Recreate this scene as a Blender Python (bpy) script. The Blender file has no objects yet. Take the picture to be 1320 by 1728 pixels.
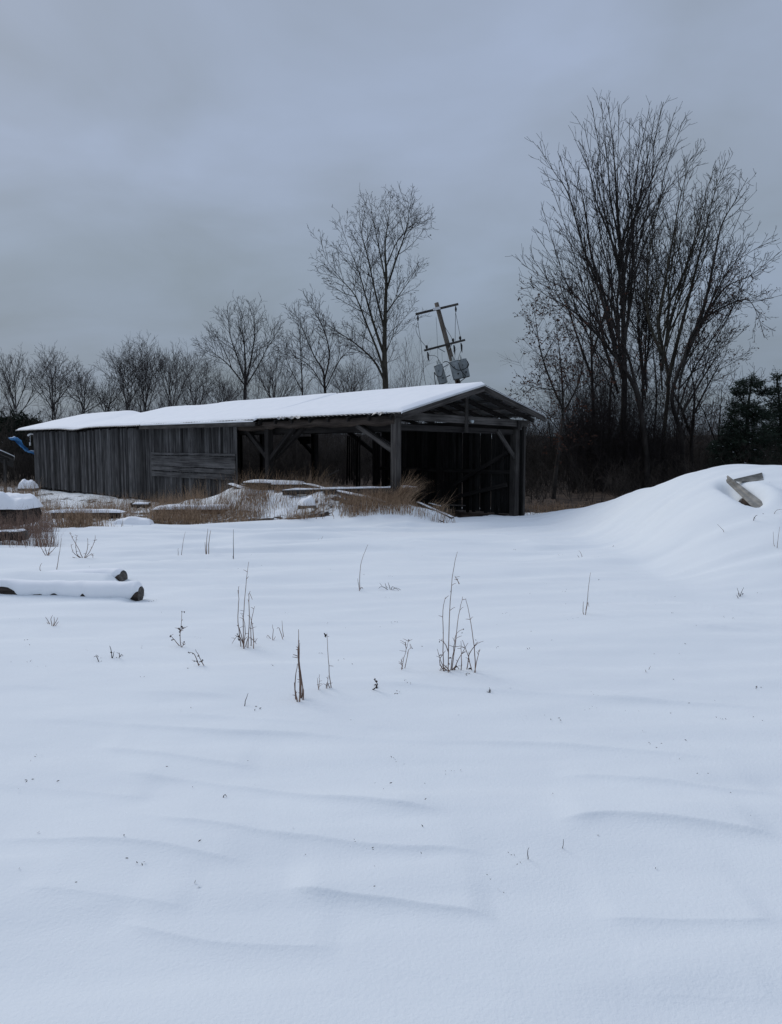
import bpy, math, random
import numpy as np
from mathutils import Vector, Matrix

# ------------------------------------------------------------------ camera, sky, sun, exposure
SC = bpy.context.scene
COL = SC.collection
CAMZ = 2.15
PITCH = math.radians(5.08)
FPX = 1260.0                     # focal length in photo pixels (photo 1320 x 1728)
cam_d = bpy.data.cameras.new('camera')
cam = bpy.data.objects.new('camera', cam_d); COL.objects.link(cam)
cam.location = (0, 0, CAMZ); cam.rotation_euler = (math.pi/2 - PITCH, 0, 0)
cam_d.sensor_fit = 'VERTICAL'; cam_d.sensor_height = 36; cam_d.lens = FPX/1728*36
cam_d.clip_start = 0.05; cam_d.clip_end = 3000
SC.camera = cam

SUN_EL, SUN_AZ = math.radians(36), math.radians(-48)      # azimuth measured from +Y towards +X
SC.view_settings.view_transform = 'Standard'; SC.view_settings.look = 'None'
SC.view_settings.exposure = 0.0; SC.view_settings.gamma = 1.0

W_ = bpy.data.worlds.new('World'); SC.world = W_; W_.use_nodes = True
nt = W_.node_tree; nt.nodes.clear()
def N(t, typ, **k):
    n = t.nodes.new(typ)
    for a, b in k.items(): setattr(n, a, b)
    return n
out = N(nt, 'ShaderNodeOutputWorld'); bg = N(nt, 'ShaderNodeBackground'); bg.inputs[1].default_value = 0.1
sky = N(nt, 'ShaderNodeTexSky'); sky.sky_type = 'NISHITA'; sky.sun_disc = False
sky.sun_elevation = SUN_EL; sky.sun_rotation = SUN_AZ; sky.air_density = 1.0; sky.dust_density = 2.0
tc = N(nt, 'ShaderNodeTexCoord'); sep = N(nt, 'ShaderNodeSeparateXYZ'); nt.links.new(tc.outputs['Generated'], sep.inputs[0])
rmp = N(nt, 'ShaderNodeValToRGB'); nt.links.new(sep.outputs['Z'], rmp.inputs[0])
el = rmp.color_ramp.elements
SKYK = [(0.0, (.195,.245,.305)), (.11, (.235,.287,.355)), (.22, (.285,.350,.440)), (.32, (.320,.386,.500)), (.50, (.335,.402,.525)), (.70, (.46,.53,.70)), (1.0, (.57,.66,.84))]
while len(el) < len(SKYK): el.new(0.5)
for e, (p, c) in zip(el, SKYK): e.position = p; e.color = (*c, 1)
# cloud deck: direction projected on a flat layer
mx = N(nt, 'ShaderNodeMath', operation='ADD'); nt.links.new(sep.outputs['Z'], mx.inputs[0]); mx.inputs[1].default_value = 0.22
dv = N(nt, 'ShaderNodeVectorMath', operation='DIVIDE'); nt.links.new(tc.outputs['Generated'], dv.inputs[0])
cmb = N(nt, 'ShaderNodeCombineXYZ')
for i in range(3): nt.links.new(mx.outputs[0], cmb.inputs[i])
nt.links.new(cmb.outputs[0], dv.inputs[1])
mp = N(nt, 'ShaderNodeMapping'); nt.links.new(dv.outputs[0], mp.inputs[0]); mp.inputs['Location'].default_value = (3.1, 1.7, 0); mp.inputs['Scale'].default_value = (1, 1, 0)
nz = N(nt, 'ShaderNodeTexNoise'); nz.inputs['Scale'].default_value = 1.7; nz.inputs['Detail'].default_value = 5; nz.inputs['Roughness'].default_value = .5; nz.inputs['Distortion'].default_value = .35
nt.links.new(mp.outputs[0], nz.inputs['Vector'])
mr = N(nt, 'ShaderNodeMapRange'); nt.links.new(nz.outputs['Fac'], mr.inputs[0])
mr.inputs[1].default_value = .3; mr.inputs[2].default_value = .7; mr.inputs[3].default_value = 0.88; mr.inputs[4].default_value = 1.11
cr = N(nt, 'ShaderNodeMix', data_type='RGBA'); nt.links.new(mr.outputs[0], cr.inputs[0])
vm = N(nt, 'ShaderNodeVectorMath', operation='MULTIPLY'); nt.links.new(rmp.outputs[0], vm.inputs[0])
tint = N(nt, 'ShaderNodeCombineXYZ')
mrr = N(nt, 'ShaderNodeMapRange'); nt.links.new(nz.outputs['Fac'], mrr.inputs[0]); mrr.inputs[1].default_value=.3; mrr.inputs[2].default_value=.7; mrr.inputs[3].default_value=.89; mrr.inputs[4].default_value=1.11
mrb = N(nt, 'ShaderNodeMapRange'); nt.links.new(nz.outputs['Fac'], mrb.inputs[0]); mrb.inputs[1].default_value=.3; mrb.inputs[2].default_value=.7; mrb.inputs[3].default_value=.84; mrb.inputs[4].default_value=1.14
nt.links.new(mrr.outputs[0], tint.inputs[0]); nt.links.new(mr.outputs[0], tint.inputs[1]); nt.links.new(mrb.outputs[0], tint.inputs[2])
nt.links.new(tint.outputs[0], vm.inputs[1])
sc10 = N(nt, 'ShaderNodeVectorMath', operation='SCALE'); nt.links.new(vm.outputs[0], sc10.inputs[0]); sc10.inputs[3].default_value = 10.0
nt.nodes.remove(cr)
mixw = N(nt, 'ShaderNodeMix', data_type='RGBA'); mixw.inputs[0].default_value = 0.96
nt.links.new(sky.outputs[0], mixw.inputs[6]); nt.links.new(sc10.outputs[0], mixw.inputs[7])
nt.links.new(mixw.outputs[2], bg.inputs[0]); nt.links.new(bg.outputs[0], out.inputs[0])

sd = bpy.data.lights.new('sun', 'SUN'); sd.energy = 1.15; sd.angle = math.radians(28); sd.color = (1, .97, .93)
sun = bpy.data.objects.new('sun', sd); COL.objects.link(sun)
sdir = Vector((math.sin(SUN_AZ)*math.cos(SUN_EL), math.cos(SUN_AZ)*math.cos(SUN_EL), math.sin(SUN_EL)))
sun.rotation_euler = sdir.to_track_quat('Z', 'Y').to_euler()

# ------------------------------------------------------------------ pixel helpers (photo pixel -> world point at a distance)
CP, SP = math.cos(PITCH), math.sin(PITCH)
def ray(px, py):
    x = (px-660)/FPX; y = (864-py)/FPX
    return (x, CP + y*SP, y*CP - SP)
def P(px, py, Y):
    d = ray(px, py); k = Y/d[1]
    return (d[0]*k, Y, CAMZ + d[2]*k)

# ------------------------------------------------------------------ noise
def _h(ix, iy, seed):
    n = (ix*374761393 + iy*668265263 + seed*1274126177) & 0xffffffff
    n = ((n ^ (n >> 13))*1274126177) & 0xffffffff
    n = (n ^ (n >> 16)) & 0xffffff
    return n/float(0xffffff)
def vn(x, y, seed=0):
    x = np.asarray(x, float); y = np.asarray(y, float)
    ix = np.floor(x).astype(np.int64); iy = np.floor(y).astype(np.int64)
    fx = x-ix; fy = y-iy
    fx = fx*fx*fx*(fx*(fx*6-15)+10); fy = fy*fy*fy*(fy*(fy*6-15)+10)
    a = _h(ix, iy, seed); b = _h(ix+1, iy, seed); c = _h(ix, iy+1, seed); d = _h(ix+1, iy+1, seed)
    return (a*(1-fx)+b*fx)*(1-fy) + (c*(1-fx)+d*fx)*fy - .5
def fbm(x, y, seed=0, o=4, g=.5):
    s = 0; a = 1.0
    for k in range(o):
        s = s + a*vn(x*2**k + k*17.3, y*2**k - k*9.1, seed+k); a *= g
    return s
def sstep(a, b, x):
    t = np.clip((x-a)/(b-a), 0, 1); return t*t*(3-2*t)

# ------------------------------------------------------------------ shed axes
OX, OY = 0.12, 18.75
UX, UY = 0.716, 0.698
VX, VY = -0.698, 0.716
def BW(u, s, z): return (OX + u*UX + s*VX, OY + u*UY + s*VY, z)
SHED_W = 5.15

# ------------------------------------------------------------------ terrain
_by = np.array([-100, 0, 6, 12, 17.5, 21, 24, 60, 100, 600, 3000.]); _bz = np.array([.6, .55, .55, .45, .30, .10, .0, -.05, .3, 3., 10.])
_mx = np.array([860, 900, 940, 1000, 1040, 1100, 1150, 1190, 1220, 1260, 1320, 1450, 1700, 2200.])
_my = np.array([878, 873, 870, 859, 846, 819, 798, 788, 784, 783.5, 786, 797, 830, 880.])
_mc = np.array([22, 21, 20, 18, 17, 15.5, 14.8, 14.4, 14.1, 13.9, 13.6, 13.2, 13, 13.])
def _smooth(xs, ys, w, lo=None, hi=None, n=1200):
    g = np.linspace(xs[0] if lo is None else lo, xs[-1] if hi is None else hi, n); v = np.interp(g, xs, ys)
    k = int(3*w/(g[1]-g[0])); t = np.arange(-k, k+1)*(g[1]-g[0]); ker = np.exp(-(t/w)**2/2); ker /= ker.sum()
    return g, np.convolve(np.pad(v, k, mode='reflect', reflect_type='odd'), ker, 'valid')
_gx, _gy = _smooth(_mx, _my, 16); _, _gc = _smooth(_mx, _mc, 40)
_bx = np.array([230, 300, 400, 480, 560, 640, 690, 735, 775.])
_bY = np.array([25.5, 24.0, 22.2, 20.9, 19.9, 18.8, 18.5, 18.6, 18.9])
_bh = np.array([0., .25, .82, .84, .66, .52, .45, .25, 0.])
def shed_uv(x, y):
    dx = x-OX; dy = y-OY
    return dx*UX+dy*UY, dx*VX+dy*VY
def ground_base(x, y):
    x = np.asarray(x, float); y = np.asarray(y, float)
    z = np.interp(y, _by, _bz)
    z = z + .10*fbm(x*.13, y*.13, 5, 2)*sstep(3, 10, y)*(1-sstep(16, 20, y))
    yy = np.maximum(y, .5)
    px = 660 + FPX*x/(yy*CP)
    # right-hand drift
    Yc = np.interp(px, _gx, _gc); py = np.interp(px, _gx, _gy)
    ry = (864-py)/FPX
    zc = CAMZ + (ry*CP-SP)/(CP+ry*SP)*Yc
    hb = zc - np.interp(Yc, _by, _bz)
    wf = 5+1.5*sstep(880, 1250, px); wb = 5.0
    t = (y-Yc)
    prof = np.where(t < 0, .5+.5*np.cos(np.pi*np.clip(-t/wf, 0, 1)), .5+.5*np.cos(np.pi*np.clip(t/wb, 0, 1)))
    amp = sstep(875, 935, px)*np.where(y > 2, 1, 0)
    z = z + np.maximum(hb, 0)*prof*amp
    # weedy bank in front of the shed
    bY = np.interp(px, _bx, _bY); bh = np.interp(px, _bx, _bh, left=0, right=0)
    bh = bh*(1+.25*vn(px*.02, px*0, 3))
    t = y-bY
    wfr = np.interp(px, [230, 400, 560, 690, 775], [4.5, 4.6, 2.8, 1.6, 1.0])
    prof = np.where(t < 0, .5+.5*np.cos(np.pi*np.clip(-t/wfr, 0, 1)), .5+.5*np.cos(np.pi*np.clip(t/3.0, 0, 1)))
    z = z + bh*prof
    # hollow under the metal panel
    return z
_pc = (5.42, 11.38)

def weedy(x, y):
    """0..1 rough weedy ground"""
    yy = np.maximum(y, .5); px = 660 + FPX*x/(yy*CP)
    foot = np.interp(px, [-400, 0, 120, 180, 240, 400, 690, 770, 800], [13.5, 14.2, 15.2, 17.0, 17.6, 17.7, 17.6, 18.8, 30])
    foot = foot + .5*vn(x*1.1, y*1.1, 77)
    return sstep(0, .5, y-foot)*(px < 800)
# wind-cut lips in the snow, traced as ground polylines
RIDGES = [
 ([(0,1212),(330,1240),(560,1243),(700,1250),(870,1250),(1000,1262),(1320,1292)], .016),
 ([(150,1262),(300,1282),(440,1306)], .014),
 ([(170,1303),(430,1335),(640,1362),(770,1378)], .020),
 ([(220,1380),(500,1425),(700,1440),(860,1443)], .014),
 ([(930,1393),(1040,1383),(1180,1395),(1330,1417)], .018),
 ([(470,1503),(680,1523),(800,1535),(848,1556)], .018),
 ([(990,1548),(1160,1562),(1330,1562)], .017),
 ([(930,1308),(1100,1318),(1330,1338)], .012),
 ([(1070,1675),(1330,1688)], .010),
 ([(860,1015),(1000,1035),(1150,1065),(1330,1075)], .02),
 ([(880,985),(1100,1012),(1330,1050)], .016),
 ([(0,1075),(160,1082),(330,1088)], .010),
 ([(-40,1418),(200,1432),(430,1462)], .013), ([(-40,1325),(120,1338),(260,1352)], .011), ([(180,1555),(380,1585),(580,1602)], .011), ([(-20,1158),(200,1172),(420,1182)], .012), ([(560,1158),(900,1172),(1330,1198)], .014), ([(680,1297),(820,1306),(950,1322)], .010), ([(250,1212),(480,1222),(720,1228)], .010), ([(20,1500),(160,1512),(330,1530)], .010),
 ([(560,1600),(760,1640),(900,1668)], .010),
]
def plane_hit(px, py):
    d = ray(px, py); ts = np.linspace(.8, 70, 5000)
    X = d[0]*ts; Y = d[1]*ts; Z = CAMZ+d[2]*ts
    hit = np.nonzero(Z < ground_base(X, Y))[0]
    i = hit[0] if len(hit) else -1
    return float(X[i]), float(Y[i])
RP = [([plane_hit(*p) for p in pl], h) for pl, h in RIDGES]
LOGS = [((-4.9, 8.25), (-2.72, 8.05), .085, .24), ((-5.4, 9.1), (-3.35, 9.15), .10, .25)]
def detail(x, y):
    z = np.zeros_like(x)
    far = sstep(5, 11, y)
    w = weedy(x, y)
    # rotated streaky wind ripples
    a = .10; xr = x*math.cos(a)+y*math.sin(a); yr = -x*math.sin(a)+y*math.cos(a)
    wob = .5*vn(xr*.35, yr*.35, 41)
    ppx = 660+FPX*x/(np.maximum(y,.5)*CP); mnd = sstep(880, 1060, ppx)*sstep(9, 12, y)
    fld = (y < 30)*(1-.8*w)*(1-.6*mnd)
    z += mnd*(y < 30)*.10*fbm(x*.55+3, y*.45, 141, 3)
    s1 = fbm(xr*.28, (yr+wob)*1.5, 11, 3)
    s2 = 1-2*np.abs(vn(xr*.4, (yr+wob*1.4)*2.3, 23))
    z += fld*(far*(.115*s1 + .085*(s2-.5)) + (1-far)*.060*fbm(xr*.30, yr*1.35, 31, 3))
    z += fld*far*.09*fbm(x*.35, y*.6, 61, 2)
    z += fld*far*.02*fbm(xr*.9, (yr+wob)*4.5, 63, 2)*(y < 22)
    z += .0035*fbm(x*3, y*6, 71, 3)*(y < 30)
    z += .012*fbm(x*.9, y*1.6, 95, 3)*(y < 12)
    for pl, h in RP:
        pa = np.array(pl); pa = pa[np.argsort(pa[:,0])]; L = pa[-1,0]-pa[0,0]
        gx, gy = _smooth(pa[:,0], pa[:,1], L*.05, n=400)
        m = (x > gx[0]) & (x < gx[-1]) & (y > gy.min()-1.0) & (y < gy.max()+1.0)
        xm = x[m]; ym = y[m]; f = (xm-gx[0])/L
        wig = .035*fbm(xm*1.8, xm*0+h*999, 7, 3)
        sd = ym - np.interp(xm, gx, gy) - wig                # + = far side
        env = sstep(0, .18, f)*(1-sstep(.85, 1, f))*np.clip(.75+1.2*vn(xm*1.1, ym*0+h*777, 19), .15, 1.0)
        k = np.where(sd > 0, np.exp(-(sd/.24)), np.exp(sd/.038) - .22*np.exp(sd/.18)*(1-np.exp(sd/.038)))
        z[m] += 1.25*h*env*k
    # rough bank
    z += w*(y < 40)*(.07*fbm(x*1.5, y*1.5, 101, 3)+.05*np.maximum(0, vn(x*3.2, y*3.2, 107)))
    bk = sstep(24, 30, y); z += bk*.15*fbm(x*.3, y*.3, 131, 3)
    # hollow under panel
    xr = x-_pc[0]; yr = y-_pc[1]; xr = xr-.12*yr
    z -= .34*np.exp(-(xr/.14)**2 - ((yr-.25)/.70)**4)
    z += .075*np.exp(-((xr-.34)/.15)**2 - ((yr+.05)/.55)**4)
    for (ax, ay), (bx, by), hh, ww in LOGS:
        dx, dy = bx-ax, by-ay; t = ((x-ax)*dx+(y-ay)*dy)/(dx*dx+dy*dy); tc_ = np.clip(t, 0, 1)
        dd = np.hypot(x-ax-tc_*dx, y-ay-tc_*dy); z += hh*np.exp(-(dd/ww)**2)*(1-sstep(.93, 1.0, t))
    return z
def ground_z(x, y):
    x = np.atleast_1d(np.asarray(x, float)); y = np.atleast_1d(np.asarray(y, float))
    return ground_base(x, y) + detail(x, y)
def gz(x, y): return float(ground_z(x, y)[0])
def G(px, py):
    x, y = plane_hit(px, py)
    return x, y, gz(x, y)

# ------------------------------------------------------------------ materials
def mat(name, col, rough=.85, spec=.25, metal=0.0):
    m = bpy.data.materials.new(name); m.use_nodes = True
    b = m.node_tree.nodes['Principled BSDF']
    b.inputs['Base Color'].default_value = (*col, 1); b.inputs['Roughness'].default_value = rough
    b.inputs['Specular IOR Level'].default_value = spec; b.inputs['Metallic'].default_value = metal
    return m
def noisy(m, c1, c2, scale=6, detail=6, stretch=(1,1,1), bump=0.0, bscale=None, coord='Object', attr=None, lo=.35, hi=.65, bdist=.01):
    t = m.node_tree; b = t.nodes['Principled BSDF']
    if attr:
        src = N(t, 'ShaderNodeAttribute'); src.attribute_name = attr; so = src.outputs['Vector']
    else:
        src = N(t, 'ShaderNodeTexCoord'); so = src.outputs[coord]
    mp = N(t, 'ShaderNodeMapping'); mp.inputs['Scale'].default_value = stretch; t.links.new(so, mp.inputs[0])
    n = N(t, 'ShaderNodeTexNoise'); n.inputs['Scale'].default_value = scale; n.inputs['Detail'].default_value = detail; n.inputs['Roughness'].default_value = .6
    t.links.new(mp.outputs[0], n.inputs['Vector'])
    r = N(t, 'ShaderNodeValToRGB'); r.color_ramp.elements[0].position = lo; r.color_ramp.elements[0].color = (*c1, 1)
    r.color_ramp.elements[1].position = hi; r.color_ramp.elements[1].color = (*c2, 1)
    t.links.new(n.outputs['Fac'], r.inputs[0]); t.links.new(r.outputs[0], b.inputs['Base Color'])
    if bump:
        n2 = n
        if bscale:
            n2 = N(t, 'ShaderNodeTexNoise'); n2.inputs['Scale'].default_value = bscale; n2.inputs['Detail'].default_value = 5
            t.links.new(mp.outputs[0], n2.inputs['Vector'])
        bp = N(t, 'ShaderNodeBump'); bp.inputs['Strength'].default_value = bump; bp.inputs['Distance'].default_value = bdist
        t.links.new(n2.outputs['Fac'], bp.inputs['Height']); t.links.new(bp.outputs[0], b.inputs['Normal'])
    return r
M = {}
SNOWC = (.80, .835, .87)
M['snow'] = mat('snow', SNOWC, .75, .15); noisy(M['snow'], (.86,.885,.91), (.90,.92,.94), 3, 4, bump=.25, bscale=90, bdist=.004)
def wood_mat(name, dark, light, tint=.55):
    """weathered boards: streaks along the grain, a tone of its own per board"""
    m = mat(name, light, .9, .12); t = m.node_tree; b = t.nodes['Principled BSDF']
    g = N(t, 'ShaderNodeAttribute'); g.attribute_name = 'grain'
    mp = N(t, 'ShaderNodeMapping'); mp.inputs['Scale'].default_value = (.55, 16, 16); t.links.new(g.outputs['Vector'], mp.inputs[0])
    n = N(t, 'ShaderNodeTexNoise'); n.inputs['Scale'].default_value = 1.6; n.inputs['Detail'].default_value = 7; n.inputs['Roughness'].default_value = .65
    t.links.new(mp.outputs[0], n.inputs['Vector'])
    mp2 = N(t, 'ShaderNodeMapping'); mp2.inputs['Scale'].default_value = (1.2, 2.5, 2.5); t.links.new(g.outputs['Vector'], mp2.inputs[0])
    n2 = N(t, 'ShaderNodeTexNoise'); n2.inputs['Scale'].default_value = 1.3; n2.inputs['Detail'].default_value = 4; t.links.new(mp2.outputs[0], n2.inputs['Vector'])
    ad = N(t, 'ShaderNodeMath', operation='MULTIPLY_ADD'); t.links.new(n2.outputs['Fac'], ad.inputs[0]); ad.inputs[1].default_value = .55; ad.inputs[2].default_value = -.27
    ad2 = N(t, 'ShaderNodeMath', operation='ADD'); t.links.new(n.outputs['Fac'], ad2.inputs[0]); t.links.new(ad.outputs[0], ad2.inputs[1])
    r = N(t, 'ShaderNodeValToRGB'); r.color_ramp.elements[0].position = .33; r.color_ramp.elements[0].color = (*dark, 1)
    r.color_ramp.elements[1].position = .70; r.color_ramp.elements[1].color = (*light, 1)
    t.links.new(ad2.outputs[0], r.inputs[0])
    tn = N(t, 'ShaderNodeAttribute'); tn.attribute_name = 'tone'
    mr = N(t, 'ShaderNodeMapRange'); t.links.new(tn.outputs['Fac'], mr.inputs[0]); mr.inputs[3].default_value = 1-tint; mr.inputs[4].default_value = 1+tint
    v = N(t, 'ShaderNodeVectorMath', operation='SCALE'); t.links.new(r.outputs[0], v.inputs[0]); t.links.new(mr.outputs[0], v.inputs[3])
    t.links.new(v.outputs[0], b.inputs['Base Color'])
    bp = N(t, 'ShaderNodeBump'); bp.inputs['Strength'].default_value = .5; bp.inputs['Distance'].default_value = .008
    t.links.new(n.outputs['Fac'], bp.inputs['Height']); t.links.new(bp.outputs[0], b.inputs['Normal'])
    return m
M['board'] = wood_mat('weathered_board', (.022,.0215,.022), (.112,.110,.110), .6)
M['inner'] = wood_mat('shaded_board', (.007,.007,.007), (.028,.027,.026), .6)  # inside boards: the unlit interior's shade is put into a darker colour
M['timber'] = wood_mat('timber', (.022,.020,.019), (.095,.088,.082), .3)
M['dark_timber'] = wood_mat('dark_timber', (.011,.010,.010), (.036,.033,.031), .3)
M['log'] = wood_mat('rough_log', (.016,.013,.012), (.095,.076,.064), .2)
M['cutwood'] = wood_mat('cut_wood', (.05,.045,.04), (.17,.155,.14), .1)
M['pole'] = wood_mat('pole_wood', (.10,.085,.07), (.24,.21,.18), .15)
M['bark'] = mat('bark', (.06,.054,.05), .95, .1); noisy(M['bark'], (.020,.018,.017), (.060,.054,.049), 2.5, 5, (1,1,.3), bump=.3)
M['bark_pale'] = mat('bark_pale', (.1,.09,.075), .95, .1); noisy(M['bark_pale'], (.035,.032,.025), (.10,.092,.072), 2, 5, (1,1,.3))
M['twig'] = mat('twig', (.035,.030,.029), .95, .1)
M['twig_hazed'] = mat('twig_hazed', (.085,.077,.076), .95, .1)  # paler twig: distance haze put into the colour
M['brush'] = mat('brush', (.045,.038,.034), .95, .1); noisy(M['brush'], (.02,.018,.016), (.075,.064,.055), .6, 4)
M['leaf'] = mat('dead_leaf', (.05,.028,.02), .9, .1); noisy(M['leaf'], (.03,.018,.015), (.085,.04,.026), 1.5, 3)
M['green'] = mat('evergreen', (.02,.032,.02), .9, .1); noisy(M['green'], (.010,.016,.012), (.035,.05,.034), 1.2, 4)
M['grass'] = mat('dry_grass', (.22,.15,.10), .9, .1); noisy(M['grass'], (.13,.085,.058), (.45,.32,.21), 14, 3)
M['stalk'] = mat('dry_stalk', (.2,.13,.1), .9, .1); noisy(M['stalk'], (.12,.075,.06), (.30,.21,.16), 9, 4)
M['darkweed'] = mat('dark_weed', (.045,.03,.026), .9, .1)
M['metal'] = mat('galvanised', (.25,.26,.27), .5, .5, .6); noisy(M['metal'], (.16,.165,.17), (.34,.35,.36), 3, 5)
M['oldmetal'] = mat('old_sheet', (.36,.35,.31), .6, .3, .15); noisy(M['oldmetal'], (.13,.125,.11), (.33,.315,.28), 5, 6)
M['tank'] = mat('transformer_paint', (.33,.37,.38), .5, .4); noisy(M['tank'], (.27,.31,.32), (.40,.44,.45), 3, 5)
M['ceramic'] = mat('ceramic', (.42,.46,.44), .3, .5)
M['wire'] = mat('wire', (.03,.03,.032), .6, .3)
M['tarp'] = mat('blue_tarp', (.03,.16,.42), .5, .4); noisy(M['tarp'], (.02,.10,.26), (.07,.27,.54), 9, 5)
M['white'] = mat('white_paint', (.7,.72,.74), .5, .4)
M['stone'] = mat('stone', (.16,.14,.12), .9, .2); noisy(M['stone'], (.06,.052,.045), (.22,.19,.16), 4, 6, bump=.4)

# ------------------------------------------------------------------ object helpers
def tag(o, label=None, cat=None, group=None, kind=None):
    if label: o['label'] = label
    if cat: o['category'] = cat
    if group: o['group'] = group
    if kind: o['kind'] = kind
    return o
def empty(name, loc, label, cat, group=None):
    o = bpy.data.objects.new(name, None); COL.objects.link(o); o.location = loc; o.empty_display_size = .2
    return tag(o, label, cat, group)
def link_mesh(name, me, m, parent=None, loc=None):
    if m: me.materials.append(m)
    o = bpy.data.objects.new(name, me); COL.objects.link(o)
    if parent: o.parent = parent
    if loc is not None: o.location = loc
    return o
def wloc(o):
    v = Vector((0,0,0))
    while o: v += o.location; o = o.parent
    return v
def npmesh(name, V, quads=None, tris=None, smooth=False):
    me = bpy.data.meshes.new(name)
    V = np.asarray(V, np.float32).reshape(-1, 3)
    me.vertices.add(len(V)); me.vertices.foreach_set('co', V.ravel())
    loops = []; starts = []; tot = 0
    parts = []
    if quads is not None and len(quads): parts.append((np.asarray(quads, np.int32), 4))
    if tris is not None and len(tris): parts.append((np.asarray(tris, np.int32), 3))
    for f, k in parts:
        loops.append(f.ravel()); starts.append(tot + np.arange(len(f))*k); tot += len(f)*k
    loops = np.concatenate(loops); starts = np.concatenate(starts).astype(np.int32)
    me.loops.add(len(loops)); me.loops.foreach_set('vertex_index', loops)
    me.polygons.add(len(starts)); me.polygons.foreach_set('loop_start', starts)
    me.update(calc_edges=True)
    if smooth: me.polygons.foreach_set('use_smooth', np.ones(len(starts), bool))
    me.validate()
    return me
class MB:
    """collects pieces in world coordinates and links them as ONE mesh object"""
    def __init__(s): s.v = []; s.f = []; s.g = []; s.t = []; s.sm = []; s.rng = random.Random(7)
    def hexa(s, c, L=(1,1,1), tone=None):
        """c: 8 corners; 0-3 start ring, 4-7 end ring; grain runs 0->4"""
        b = len(s.v); s.v += [tuple(p) for p in c]
        a = Vector(c[4])-Vector(c[0]); w = (Vector(c[1])-Vector(c[0])).length; h = (Vector(c[3])-Vector(c[0])).length; l = a.length
        o = s.rng.uniform(0, 60)
        gg = [(0,0,0),(0,w,0),(0,w,h),(0,0,h),(l,0,0),(l,w,0),(l,w,h),(l,0,h)]
        s.g += [(x+o, y+o*.7, z+o*.3) for x, y, z in gg]
        tn = s.rng.random() if tone is None else tone
        s.t += [tn]*8
        s.f += [(b+3,b+2,b+1,b), (b+4,b+5,b+6,b+7), (b,b+1,b+5,b+4), (b+1,b+2,b+6,b+5), (b+2,b+3,b+7,b+6), (b+3,b,b+4,b+7)]
        s.sm += [False]*6
    def beam(s, p, q, w, h, side=None, tone=None, warp=0.0):
        p = Vector(p); q = Vector(q); d = (q-p).normalized()
        if side is None: side = Vector((0,0,1)).cross(d)
        side = Vector(side)
        if side.length < 1e-3: side = Vector((UX, UY, 0))
        side = (side - d*side.dot(d)).normalized(); up = d.cross(side).normalized()
        r = lambda: s.rng.uniform(-warp, warp)
        def ring(c): return [c + side*(-w/2+r()) + up*(-h/2+r()), c + side*(w/2+r()) + up*(-h/2+r()), c + side*(w/2+r()) + up*(h/2+r()), c + side*(-w/2+r()) + up*(h/2+r())]
        s.hexa(ring(p)+ring(q), tone=tone)
    def tube(s, pts, rad, n=8, cap=True, rough=0.0, tone=None, smooth=True):
        pts = [Vector(p) for p in pts]; b = len(s.v)
        if not hasattr(rad, '__len__'): rad = [rad]*len(pts)
        tn = s.rng.random() if tone is None else tone; o = s.rng.uniform(0, 60); L = 0; prev = None
        for i, p in enumerate(pts):
            d = (pts[min(i+1, len(pts)-1)]-pts[max(i-1, 0)]).normalized()
            if prev is None:
                ref = Vector((0,0,1)) if abs(d.z) < .8 else Vector((1,0,0)); a = ref.cross(d).normalized()
            else: a = (prev - d*prev.dot(d)).normalized()
            prev = a; c = d.cross(a)
            if i: L += (p-pts[i-1]).length
            for k in range(n):
                an = 2*math.pi*k/n; rr = rad[i]*(1+s.rng.uniform(-rough, rough))
                s.v.append(tuple(p + a*(rr*math.cos(an)) + c*(rr*math.sin(an))))
                s.g.append((L+o, k/n*rad[i]*6+o, o*.3)); s.t.append(tn)
        for i in range(len(pts)-1):
            for k in range(n):
                k2 = (k+1) % n
                s.f.append((b+i*n+k, b+i*n+k2, b+(i+1)*n+k2, b+(i+1)*n+k)); s.sm.append(smooth)
        if cap:
            s.f.append(tuple(b+k for k in reversed(range(n)))); s.sm.append(False)
            e = b+(len(pts)-1)*n; s.f.append(tuple(e+k for k in range(n))); s.sm.append(False)
    def grid(s, rows, smooth=True, close=False):
        b = len(s.v); n = len(rows[0])
        for r in rows:
            for p in r: s.v.append(tuple(p)); s.g.append(tuple(p)); s.t.append(.5)
        for i in range(len(rows)-1):
            for j in range(n-1):
                s.f.append((b+i*n+j, b+i*n+j+1, b+(i+1)*n+j+1, b+(i+1)*n+j)); s.sm.append(smooth)
    def poly(s, pts):
        b = len(s.v); s.v += [tuple(p) for p in pts]; s.g += [tuple(p) for p in pts]; s.t += [.5]*len(pts)
        s.f.append(tuple(range(b, b+len(pts)))); s.sm.append(False)
    def build(s, name, m, parent=None, origin=None):
        o0 = wloc(parent) if parent else (Vector(origin) if origin is not None else Vector((0,0,0)))
        V = np.array(s.v, np.float32) - np.array(o0, np.float32)
        me = bpy.data.meshes.new(name); me.from_pydata(V.tolist(), [], s.f)
        me.polygons.foreach_set('use_smooth', s.sm)
        at = me.attributes.new('grain', 'FLOAT_VECTOR', 'POINT'); at.data.foreach_set('vector', np.array(s.g, np.float32).ravel())
        at = me.attributes.new('tone', 'FLOAT', 'POINT'); at.data.foreach_set('value', np.array(s.t, np.float32))
        return link_mesh(name, me, m, parent, None if parent else (o0 if origin is not None else None))

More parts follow.
